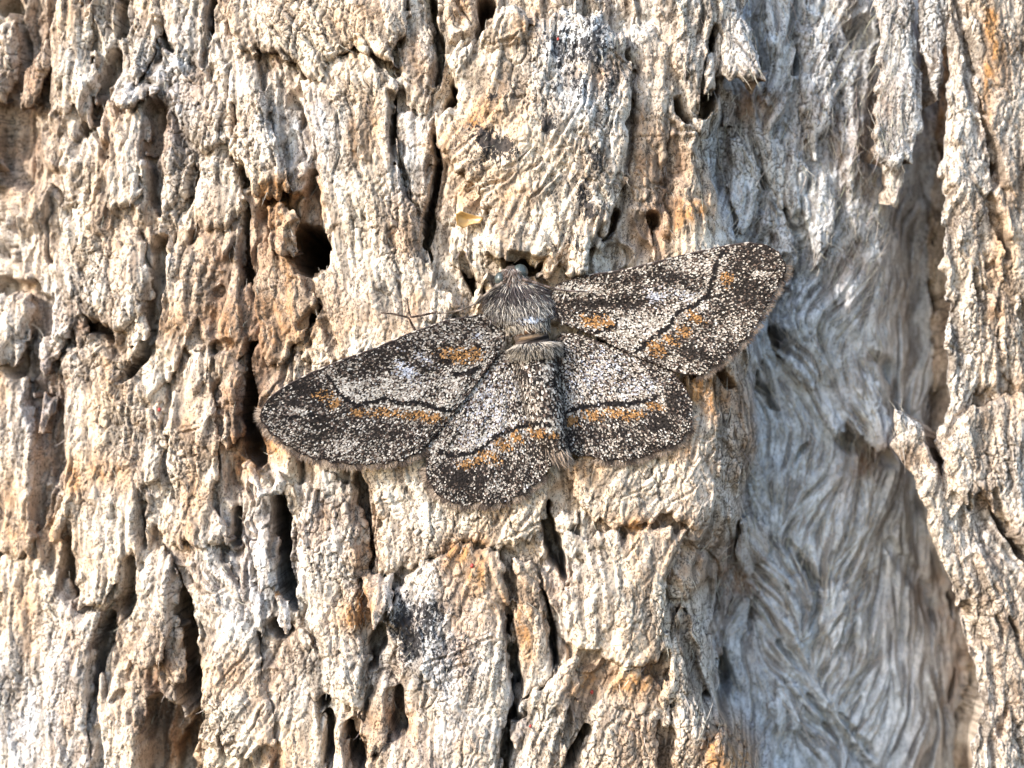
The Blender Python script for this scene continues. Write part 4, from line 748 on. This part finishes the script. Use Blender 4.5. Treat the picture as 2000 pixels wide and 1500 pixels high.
def scale_mesh(P, D, Nn, ln, wd, tint, lift):
    """overlapping leaf-shaped scales: six corners each, tip raised"""
    n = len(P)
    D = D / np.linalg.norm(D, axis=1, keepdims=True); side = np.cross(D, Nn); side /= np.linalg.norm(side, axis=1, keepdims=True) + 1e-9
    prof = [(-.5, .28), (-.05, .5), (.40, .38), (.5, .0), (.40, -.38), (-.05, -.5), (-.5, -.28)]
    co = np.stack([P + D * (a * ln)[:, None] + side * (b * wd)[:, None] + Nn * ((a + .5) * lift)[:, None] + Nn * ((.25 - b * b) * wd * .35)[:, None] for a, b in prof], 1)
    b0 = np.arange(n)[:, None] * 7
    q = np.concatenate([b0 + np.array([[0, 6, 5, 1]]), b0 + np.array([[1, 5, 4, 2]])]); t = b0 + np.array([[2, 4, 3]])
    col = np.ones((n, 7, 4), F); col[..., :3] = tint[:, None]
    return co.reshape(-1, 3), q, t, col.reshape(-1, 4)
def make_wing(key, name, label, seed):
    W = WINGS[key]; r = np.random.default_rng(seed)
    out = np.asarray(W['out'], float); bx, by = W['base']
    i0, i1 = W['margin']; seg = out[i0:i1 + 1]; ln = np.hypot(*np.diff(seg, axis=0).T); cum = np.concatenate([[0], np.cumsum(ln)])
    nsc = max(6, int(cum[-1] / 34)); u = np.linspace(0, cum[-1], nsc * 6 + 1); mxy = np.stack([np.interp(u, cum, seg[:, 0]), np.interp(u, cum, seg[:, 1])], 1)
    tn_ = np.gradient(mxy, axis=0); tn_ /= np.linalg.norm(tn_, axis=1, keepdims=True); cen = out.mean(0)
    nn_ = np.stack([tn_[:, 1], -tn_[:, 0]], 1); nn_ *= np.sign(((mxy - cen) * nn_).sum(1))[:, None]
    mxy = mxy + nn_ * (np.abs(np.sin(np.arange(len(u)) / 6 * np.pi))[:, None] * 5.0 - 2.5)
    out = np.concatenate([out[:i0], mxy, out[i1 + 1:]]); W = dict(W, margin=(i0, i0 + len(mxy) - 1), costa=W['costa'] and (W['costa'][0], min(W['costa'][1], i0))); h0 = MH + W['h']
    def wing_h(x, y):
        d = np.hypot(x - bx, y - by); a = np.arctan2(y - by, x - bx)
        sd = np.clip(poly_sdf(x, y, out), 0, 40)
        return h0 + .05 * (1 - np.clip(d / 300, 0, 1)) + .030 * (1 - (1 - sd / 40) ** 2) - .03 + .010 * np.sin(a * 26) * np.clip(d / 150, 0, 1) + .016 * pn(x * .012, y * .012, seed) - .035 * np.clip(d / 480, 0, 1)
    # membrane
    gxp = np.arange(out[:, 0].min() - 8, out[:, 0].max() + 8, 4.); gyp = np.arange(out[:, 1].min() - 8, out[:, 1].max() + 8, 4.)
    mx, my = np.meshgrid(gxp, gyp); s = poly_sdf(mx, my, out)
    gy_, gx_ = np.gradient(s, 4.); gm = np.hypot(gx_, gy_) + 1e-6
    vis = s > -4.2; cell = vis[:-1, :-1] & vis[1:, :-1] & vis[:-1, 1:] & vis[1:, 1:]
    mv = np.where(s < 0, np.clip(-s, 0, 4.5), 0); ax = mx + gx_ / gm * mv; ay = my + gy_ / gm * mv
    top = mp(ax, ay, wing_h(ax, ay)).reshape(-1, 3); bot = top + np.array([0, .012, 0])
    rr, cc = np.where(cell); w_ = mx.shape[1]
    q = np.stack([rr * w_ + cc, (rr + 1) * w_ + cc, (rr + 1) * w_ + cc + 1, rr * w_ + cc + 1], 1)
    used = np.zeros(mx.size, bool); used[q.ravel()] = True; rm = np.cumsum(used) - 1; q = rm[q]; n = used.sum()
    e = np.concatenate([q[:, [0, 1]], q[:, [1, 2]], q[:, [2, 3]], q[:, [3, 0]]]); ks = np.sort(e, 1); kk = ks[:, 0].astype(np.int64) * n + ks[:, 1]
    _, inv, cnt = np.unique(kk, return_inverse=True, return_counts=True); be = e[cnt[inv] == 1]
    q2 = np.concatenate([q, q[:, ::-1] + n, np.stack([be[:, 1], be[:, 0], be[:, 0] + n, be[:, 1] + n], 1)])
    co = np.concatenate([top[used], bot[used]]) - MO
    tint = np.ones((2 * n, 4), F); tint[:, :3] = (.025, .019, .017)
    wing = link(name, mesh_np(name, co, quads=q2, mat=SCALES, attrs={'tint': tint}), moth, label=label)
    # scales
    p = 2.25; ax = np.arange(out[:, 0].min(), out[:, 0].max(), p); ay = np.arange(out[:, 1].min(), out[:, 1].max(), p)
    sx_, sy_ = np.meshgrid(ax, ay); sx_ = sx_ + (np.arange(len(ay)) % 2)[:, None] * p * .5
    sx_ = sx_.ravel() + r.normal(0, .9, sx_.size); sy_ = sy_.ravel() + r.normal(0, .9, sy_.size)
    s = poly_sdf(sx_, sy_, out); ok = s > 1.0; sx_, sy_, s = sx_[ok], sy_[ok], s[ok]
    hh = wing_h(sx_, sy_) + r.uniform(.002, .010, len(sx_))
    Pp = mp(sx_, sy_, hh) - MO
    a = np.arctan2(-(sy_ - by), sx_ - bx) + r.normal(0, .22, len(sx_))
    D = np.stack([np.cos(a), np.zeros(len(a)), np.sin(a)], 1); Nn = np.tile([0., -1., 0.], (len(a), 1)) + r.normal(0, .13, (len(a), 3)); Nn /= np.linalg.norm(Nn, axis=1, keepdims=True)
    co, q, t, col = scale_mesh(Pp, D, Nn, r.uniform(.017, .027, len(a)), r.uniform(.012, .0175, len(a)), wing_colour(r, sx_, sy_, W, s), r.uniform(.003, .012, len(a)))
    link('wing_scales', mesh_np('wing_scales', co, quads=q, tris=t, mat=SCALES, attrs={'tint': col}, smooth=False), wing, kind='stuff')
    # fringe of hairs along the outer margin
    i0, i1 = W['margin']; seg = out[i0:i1 + 1]; ln = np.hypot(*np.diff(seg, axis=0).T); cum = np.concatenate([[0], np.cumsum(ln)])
    nh = int(cum[-1] * 2.6); u = r.uniform(0, cum[-1], nh); fx = np.interp(u, cum, seg[:, 0]); fy = np.interp(u, cum, seg[:, 1])
    g1 = poly_sdf(fx + 2, fy, out) - poly_sdf(fx - 2, fy, out); g2 = poly_sdf(fx, fy + 2, out) - poly_sdf(fx, fy - 2, out); gl = np.hypot(g1, g2) + 1e-6
    ox, oy = -g1 / gl, -g2 / gl
    D = np.stack([ox + r.normal(0, .18, nh), r.normal(.05, .06, nh), -oy + r.normal(0, .18, nh)], 1)
    Pp = mp(fx - ox * 2, fy - oy * 2, wing_h(fx, fy) - .006) - MO
    scal = np.sin(u / 7.0) > -.2
    tint = np.where(scal[:, None], [.33, .26, .21], [.13, .10, .085]) * r.uniform(.55, 1.3, nh)[:, None]
    co, q, col = hairs(Pp, D, np.tile([0., -1, 0], (nh, 1)), r.uniform(.05, .088, nh), r.uniform(.003, .0048, nh), np.stack([r.normal(0, .15, nh), r.uniform(-.1, .1, nh), np.ones(nh)], 1), tint, 3)
    link('wing_fringe', mesh_np('wing_fringe', co, quads=q, mat=SCALES, attrs={'tint': col}), wing, kind='stuff')
    # dark costal edge, broken into dashes
    if W['costa']:
        i0, i1 = W['costa']; seg = out[i0:i1 + 1]; ln = np.hypot(*np.diff(seg, axis=0).T); cum = np.concatenate([[0], np.cumsum(ln)])
        u = np.linspace(0, cum[-1], 160); cxp = np.interp(u, cum, seg[:, 0]); cyp = np.interp(u, cum, seg[:, 1]); hh = wing_h(cxp, cyp) + .008
        C = mp(cxp, cyp, hh) - MO; rad = .009 * np.clip(np.minimum(u, cum[-1] - u) / 40, .35, 1)
        ang = np.linspace(0, 2 * np.pi, 6, endpoint=False)
        co = (C[:, None] + rad[:, None, None] * np.stack([np.zeros(6), np.cos(ang), np.sin(ang)], 1)[None]).reshape(-1, 3)
        idx = np.arange(159)[:, None] * 6 + np.arange(6)[None]; nx_ = np.arange(159)[:, None] * 6 + (np.arange(6)[None] + 1) % 6
        q = np.stack([idx, nx_, nx_ + 6, idx + 6], -1).reshape(-1, 4)
        dash = (np.sin(u / 6.2) > -.72); tt = np.where(dash[:, None], [.06, .047, .045], [.42, .38, .34])
        col = np.ones((160, 6, 4), F); col[..., :3] = tt[:, None]
        link('costal_edge', mesh_np('costal_edge', co, quads=q, mat=SCALES, attrs={'tint': col.reshape(-1, 4)}), wing)
    return wing
make_wing('hind_left', 'hindwing', 'rounded grey hindwing below the abdomen, lowest of the four wings', 31)
make_wing('hind_right', 'hindwing', 'rounded grey hindwing with an orange band, overlying the cream bark', 32)
make_wing('fore_left', 'forewing', 'long pointed forewing beside the dark crevice', 33)
make_wing('fore_right', 'forewing', 'long forewing reaching over the shaded hollow', 34)
# body: one continuous swept mesh (head, thorax, abdomen)
BODY = [(999, 519, 7, .02), (1000, 524, 15, .08), (1001, 534, 20, .11), (1002, 546, 24, .11), (1005, 556, 32, .11), (1009, 570, 48, .12), (1014, 592, 57, .14), (1020, 615, 54, .155), (1028, 632, 44, .18), (1032, 640, 36, .17), (1035, 648, 35, .175), (1036, 653, 32, .155), (1038, 659, 34, .165), (1040, 666, 33, .14), (1044, 676, 41, .18), (1046, 690, 41, .17), (1047, 700, 38, .13), (1049, 712, 38, .16), (1053, 740, 39, .20), (1058, 765, 38, .20), (1063, 790, 37, .195), (1068, 815, 35, .185), (1074, 840, 31, .16), (1082, 865, 24, .11), (1091, 882, 15, .08), (1097, 892, 5, .03)]
B = np.asarray(BODY); tB = np.linspace(0, len(B) - 1, 130); bi = [np.interp(tB, np.arange(len(B)), B[:, k_]) for k_ in range(4)]
segs_ = 1 - .06 * np.maximum(0, np.sin((bi[1] - 705) / 24 * 2 * np.pi)) ** 6 * (bi[1] > 705)
body_c = np.stack(bi[:2], 1); ang = np.linspace(0, 2 * np.pi, 28, endpoint=False)
BH = MH + .04
def body_pt(t_, a_):
    """t_: 0..1 along the body, a_: angle, 0 = right, pi/2 = towards the camera"""
    k_ = t_ * 129; cx = np.interp(k_, np.arange(130), bi[0]); cy = np.interp(k_, np.arange(130), bi[1]); rw = np.interp(k_, np.arange(130), bi[2] * segs_); rh = np.interp(k_, np.arange(130), bi[3] * segs_)
    x = cx + np.cos(a_) * rw; return mp(x, cy + np.cos(a_) * rw * -.10, BH + np.sin(a_) * rh) - MO, x, cy
tt, aa = np.meshgrid(np.linspace(0, 1, 130), ang, indexing='ij')
co, bxp, byp = body_pt(tt.ravel(), aa.ravel()); co = co.reshape(-1, 3)
idx = np.arange(129)[:, None] * 28 + np.arange(28)[None]; nx_ = np.arange(129)[:, None] * 28 + (np.arange(28)[None] + 1) % 28
q = np.stack([idx, idx + 28, nx_ + 28, nx_], -1).reshape(-1, 4)
tint = np.ones((len(co), 4), F); tint[:, :3] = (.07, .055, .048)
band = ((np.abs(byp - 645 + (bxp - 1035) * .12) < 6) & (np.abs(bxp - 1036) < 27))[:, None]; tint[:, :3] = np.where(band, (.17, .085, .042), tint[:, :3])
band = ((np.abs(byp - 658 + (bxp - 1035) * .12) < 3) & (np.abs(bxp - 1038) < 25))[:, None]; tint[:, :3] = np.where(band, (.17, .12, .08), tint[:, :3])
band = (np.abs(byp - 668 + (bxp - 1035) * .2) < 3)[:, None]; tint[:, :3] = np.where(band, (.012, .010, .010), tint[:, :3])
body = link('body', mesh_np('body', co, quads=q, mat=SCALES, attrs={'tint': tint}), moth)
r = np.random.default_rng(77)
def body_frame(t_, a_):
    p, x, y = body_pt(t_, a_); p2, _, _ = body_pt(np.clip(t_ + .01, 0, 1), a_); p3, _, _ = body_pt(t_, a_ + .05)
    D = p2 - p; D /= np.linalg.norm(D, axis=1, keepdims=True) + 1e-9; S_ = p3 - p; Nn = np.cross(D, S_); Nn /= np.linalg.norm(Nn, axis=1, keepdims=True) + 1e-9
    Nn *= np.sign(-Nn[:, 1:2] * np.sin(a_)[:, None] + Nn[:, 0:1] * np.cos(a_)[:, None] + 1e-9); return p, D, Nn, x, y
def y2t(y): return np.interp(y, bi[1], np.linspace(0, 1, 130))
def fur(n, y0, y1, colf, ln, lift, name, a0=.05, a1=3.09):
    y = r.uniform(y0, y1, n); a = r.uniform(a0, a1, n); p, D, Nn, x, yy = body_frame(y2t(y), a)
    D = D + np.stack([np.cos(a) * .35, np.zeros(n), np.zeros(n)], 1) + r.normal(0, .14, (n, 3)) + Nn * lift
    co, q, col = hairs(p, D, Nn, r.uniform(*ln, n), r.uniform(.0045, .0075, n), np.stack([r.normal(0, .2, n), r.uniform(.0, .25, n), r.uniform(.8, 1.5, n)], 1), np.clip(colf(x, yy, n), .01, .9), 3)
    link(name, mesh_np(name, co, quads=q, mat=SCALES, attrs={'tint': col}), body, kind='stuff')
def thorax_col(x, y, n):
    c = np.array([.54, .50, .45]) * r.uniform(.3, 1.2, n)[:, None]
    dk = r.random(n) < np.clip(.36 + .8 * blob(x, y, 1015, 566, 70, 10) + .6 * blob(x, y, 1030, 613, 16, 10) + .7 * blob(x, y, 962, 628, 16, 20) + .45 * sstep(1050, 1080, x) + .3 * blob(x, y, 1000, 545, 40, 14), 0, .92)
    c[dk] = np.array([.05, .042, .042]) * r.uniform(.5, 2.4, dk.sum())[:, None]
    bl = r.random(n) < blob(x, y, 1035, 622, 24, 9); c[bl] = np.array([.62, .66, .74]) * r.uniform(.7, 1.2, bl.sum())[:, None]
    pu = r.random(n) < blob(x, y, 966, 628, 12, 16) * .7; c[pu] = np.array([.16, .14, .19]); return c
fur(4200, 553, 606, thorax_col, (.08, .15), .10, 'thorax_fur')
fur(900, 604, 628, thorax_col, (.03, .055), .12, 'thorax_fur')
fur(420, 524, 556, lambda x, y, n: np.where((r.random(n) < .45)[:, None], [.18, .13, .11], [.36, .32, .29]) * r.uniform(.5, 1.3, n)[:, None], (.03, .07), .5, 'head_scales')
def tuft_col(x, y, n): return np.where((r.random(n) < .25)[:, None], [.06, .05, .045], [.45, .40, .34]) * r.uniform(.5, 1.25, n)[:, None]
fur(900, 670, 684, tuft_col, (.08, .13), .35, 'tuft')
fur(260, 632, 640, tuft_col, (.05, .09), .3, 'tuft')
fur(160, 872, 890, lambda x, y, n: np.array([.34, .27, .22]) * r.uniform(.5, 1.3, n)[:, None], (.12, .20), .15, 'tail_tuft')
ns = 2600; y = r.uniform(690, 888, ns); a = r.uniform(.05, 3.09, ns); p, D, Nn, x, yy = body_frame(y2t(y), a)
Wb = dict(lines=[([(1028, 826), (1045, 822), (1075, 828)], 4), ([(1060, 738), (1040, 745)], 2.5), ([(1010, 760), (1090, 752)], 1.6), ([(1015, 800), (1098, 796)], 1.4)], orange=[(1052, 843, 16, 9, 0), (1080, 850, 10, 8, 0)], dark=[(1075, 870, 20, 20, 0, .4), (1060, 805, 16, 12, 0, .3)], light=[(1040, 790, 14, 20, 0, .5, 0), (1050, 725, 26, 10, 0, .3, 0)])
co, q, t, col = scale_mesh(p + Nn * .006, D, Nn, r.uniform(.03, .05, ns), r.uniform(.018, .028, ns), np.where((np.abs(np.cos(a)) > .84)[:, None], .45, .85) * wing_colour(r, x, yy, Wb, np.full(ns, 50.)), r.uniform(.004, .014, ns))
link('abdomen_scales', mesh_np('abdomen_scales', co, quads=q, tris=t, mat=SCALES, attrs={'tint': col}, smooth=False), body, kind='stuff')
# eyes
EYE, nt, N_, K_, P_ = new_mat('moth_eye')
tc = N_.new('ShaderNodeTexCoord'); vo = N_.new('ShaderNodeTexVoronoi'); vo.inputs['Scale'].default_value = 90; K_.new(tc.outputs['Object'], vo.inputs['Vector'])
K_.new(mix(N_, K_, ramp(N_, K_, vo.outputs[0], .1, .6), (.075, .09, .085), (.035, .045, .046)), P_.inputs['Base Color']); P_.inputs['Roughness'].default_value = .35
def ball(name, a, b, h, rad, mat, parent, tint=None):
    u, v = np.meshgrid(np.linspace(0, np.pi, 13), np.linspace(0, 2 * np.pi, 20, endpoint=False), indexing='ij')
    c0 = mp(a, b, h) - MO; R_ = np.asarray(rad)
    co = c0 + np.stack([np.sin(u) * np.cos(v) * R_[0], np.sin(u) * np.sin(v) * R_[1], np.cos(u) * R_[2]], -1).reshape(-1, 3)
    i = np.arange(12)[:, None] * 20 + np.arange(20)[None]; j = np.arange(12)[:, None] * 20 + (np.arange(20)[None] + 1) % 20
    q = np.stack([i, i + 20, j + 20, j], -1).reshape(-1, 4); at = None
    if tint: t_ = np.ones((len(co), 4), F); t_[:, :3] = tint; at = {'tint': t_}
    return link(name, mesh_np(name, co, quads=q, mat=mat, attrs=at), parent)
ball('eye', 1016, 532, BH + .03, (.075, .075, .080), EYE, body)
ball('eye', 978, 545, BH + .02, (.060, .070, .070), EYE, body)
# antennae and legs
def tube(name, path, rads, tint, parent, n=60, ringed=0):
    Pq = np.asarray(path, float); t_ = np.linspace(0, len(Pq) - 1, n); c = np.stack([np.interp(t_, np.arange(len(Pq)), Pq[:, k_]) for k_ in range(3)], 1)
    for _ in range(3): c[1:-1] = (c[:-2] + 2 * c[1:-1] + c[2:]) / 4
    C = mp(c[:, 0], c[:, 1], c[:, 2]) - MO; T = np.gradient(C, axis=0); T /= np.linalg.norm(T, axis=1, keepdims=True); s_ = np.cross(T, [0, -1., 0]); s_ /= np.linalg.norm(s_, axis=1, keepdims=True) + 1e-9; u_ = np.cross(s_, T)
    rad = np.interp(np.linspace(0, 1, n), np.linspace(0, 1, len(rads)), rads) * (1 + (.18 * np.sin(np.arange(n) * 2.1) if ringed else 0))
    an = np.linspace(0, 2 * np.pi, 7, endpoint=False)
    co = (C[:, None] + rad[:, None, None] * (np.cos(an)[None, :, None] * s_[:, None] + np.sin(an)[None, :, None] * u_[:, None])).reshape(-1, 3)
    i = np.arange(n - 1)[:, None] * 7 + np.arange(7)[None]; j = np.arange(n - 1)[:, None] * 7 + (np.arange(7)[None] + 1) % 7
    q = np.stack([i, j, j + 7, i + 7], -1).reshape(-1, 4)
    tn = np.ones((n, 7, 4), F); base = np.asarray(tint)[None] * np.where(np.sin(np.arange(n) * .55)[:, None] > .1, 1.0, .35 if ringed else .8); tn[..., :3] = base[:, None]
    return link(name, mesh_np(name, co, quads=q, mat=SCALES, attrs={'tint': tn.reshape(-1, 4)}), parent)
h = MH
tube('antenna', [(982, 552, h + .16), (955, 570, h + .17), (930, 592, h + .16), (900, 606, h + .14), (868, 612, h + .12), (852, 612, h + .11)], [.016, .013, .010, .008, .006], (.20, .165, .14), moth, 60, 1)
tube('antenna', [(1020, 545, h + .18), (1045, 552, h + .18), (1075, 562, h + .16), (1105, 568, h + .14), (1150, 570, h + .12)], [.016, .013, .010, .008, .006], (.17, .13, .115), moth, 60, 1)
LG = (.075, .052, .042)
tube('leg', [(744, 611, h + .0), (770, 613, h + .02), (798, 620, h + .03), (808, 640, h + .0), (815, 655, h - .04)], [.006, .009, .011, .012, .012], LG, moth, 50, 1)
tube('leg', [(852, 610, h + .05), (828, 615, h + .04), (802, 620, h + .03), (797, 600, h - .02), (796, 582, h - .08)], [.011, .011, .010, .008, .006], LG, moth, 50, 1)
print('moth', round(time.time() - T0, 1))

# ------------------------------------------------------------------ small things caught on the bark
HUSK, nt, N_, K_, P_ = new_mat('husk')
tc = N_.new('ShaderNodeTexCoord'); nn = noise_n(N_, K_, tc.outputs['Object'], 14, 3, .6, .5)
K_.new(mix(N_, K_, nn, (.30, .165, .045), (.46, .30, .12)), P_.inputs['Base Color']); P_.inputs['Roughness'].default_value = .3; P_.inputs['Transmission Weight'].default_value = .25
def husk(label, outline, h, seed, curl):
    r_ = np.random.default_rng(seed); O = np.asarray(outline, float); c = O.mean(0); m_ = len(O); rings_ = [1.0, .8, .55, .3, .08]
    co = []
    for layer in (0, 1):
        for f_ in rings_:
            p_ = c + (O - c) * f_; hh = h + curl * f_ ** 2 + .02 * np.sin(np.arange(m_) * 2.0) * f_ - layer * .012
            co.append(mp(p_[:, 0], p_[:, 1], hh))
    co = np.concatenate(co); nr = len(rings_); q = []
    for l in (0, 1):
        for k_ in range(nr - 1):
            for i in range(m_):
                j = (i + 1) % m_; b = l * nr * m_; f_ = [b + k_ * m_ + i, b + k_ * m_ + j, b + (k_ + 1) * m_ + j, b + (k_ + 1) * m_ + i]; q.append(f_ if l == 0 else f_[::-1])
    for i in range(m_): j = (i + 1) % m_; q.append([j, i, nr * m_ + i, nr * m_ + j])
    ctr = co.mean(0); o = link('husk', mesh_np('husk', co - ctr, quads=np.array(q), mat=HUSK), label=label, cat='husk'); o.location = tuple(ctr); return o
def top_at(a, b):
    x_, z_ = pts(a, b, 0); return float(sample(h_top, np.array([x_]), np.array([z_]))[0])
husk('golden translucent flake caught in a gap above the moth head', [(888, 418), (900, 412), (925, 420), (945, 425), (938, 436), (920, 438), (905, 446), (893, 440)], top_at(910, 428) + .07, 1, .05)
MITE, nt, N_, K_, P_ = new_mat('red_mite')
tc = N_.new('ShaderNodeTexCoord'); nn = noise_n(N_, K_, tc.outputs['Object'], 40, 2)
K_.new(mix(N_, K_, nn, (.22, .02, .02), (.36, .05, .035)), P_.inputs['Base Color']); P_.inputs['Roughness'].default_value = .5
for lab, a, b, s_ in [('tiny red speck on the grey stained plate near the top edge', 1090, 76, .020), ('tiny red speck on the brownish bark just below the lowest hindwing', 922, 1105, .028), ('tiny red speck on the pale bark left of the moth', 311, 800, .026), ('tiny red speck at the bottom, right of the narrow crevice', 1036, 1418, .022), ('tiny red speck low on the mottled blue grey plate', 931, 1350, .018), ('tiny orange speck beside the dark brown scale near the bottom', 1156, 1352, .026)]:
    s_ = s_ * .62; hh = top_at(a, b); u, v = np.meshgrid(np.linspace(0, np.pi, 7), np.linspace(0, 2 * np.pi, 9, endpoint=False), indexing='ij')
    rr_ = 1 + .18 * np.sin(3 * v + 2 * u)
    co = np.stack([np.sin(u) * np.cos(v) * s_ * rr_, np.sin(u) * np.sin(v) * s_ * .7, np.cos(u) * s_ * 1.25 * rr_], -1).reshape(-1, 3)
    i = np.arange(6)[:, None] * 9 + np.arange(9)[None]; j = np.arange(6)[:, None] * 9 + (np.arange(9)[None] + 1) % 9
    o = link('red_speck', mesh_np('red_speck', co, quads=np.stack([i, i + 9, j + 9, j], -1).reshape(-1, 4), mat=MITE), label=lab, cat='speck', group='tiny red specks on the bark'); o.location = tuple(mp(a, b, hh + s_ * .4))
print('done', round(time.time() - T0, 1))
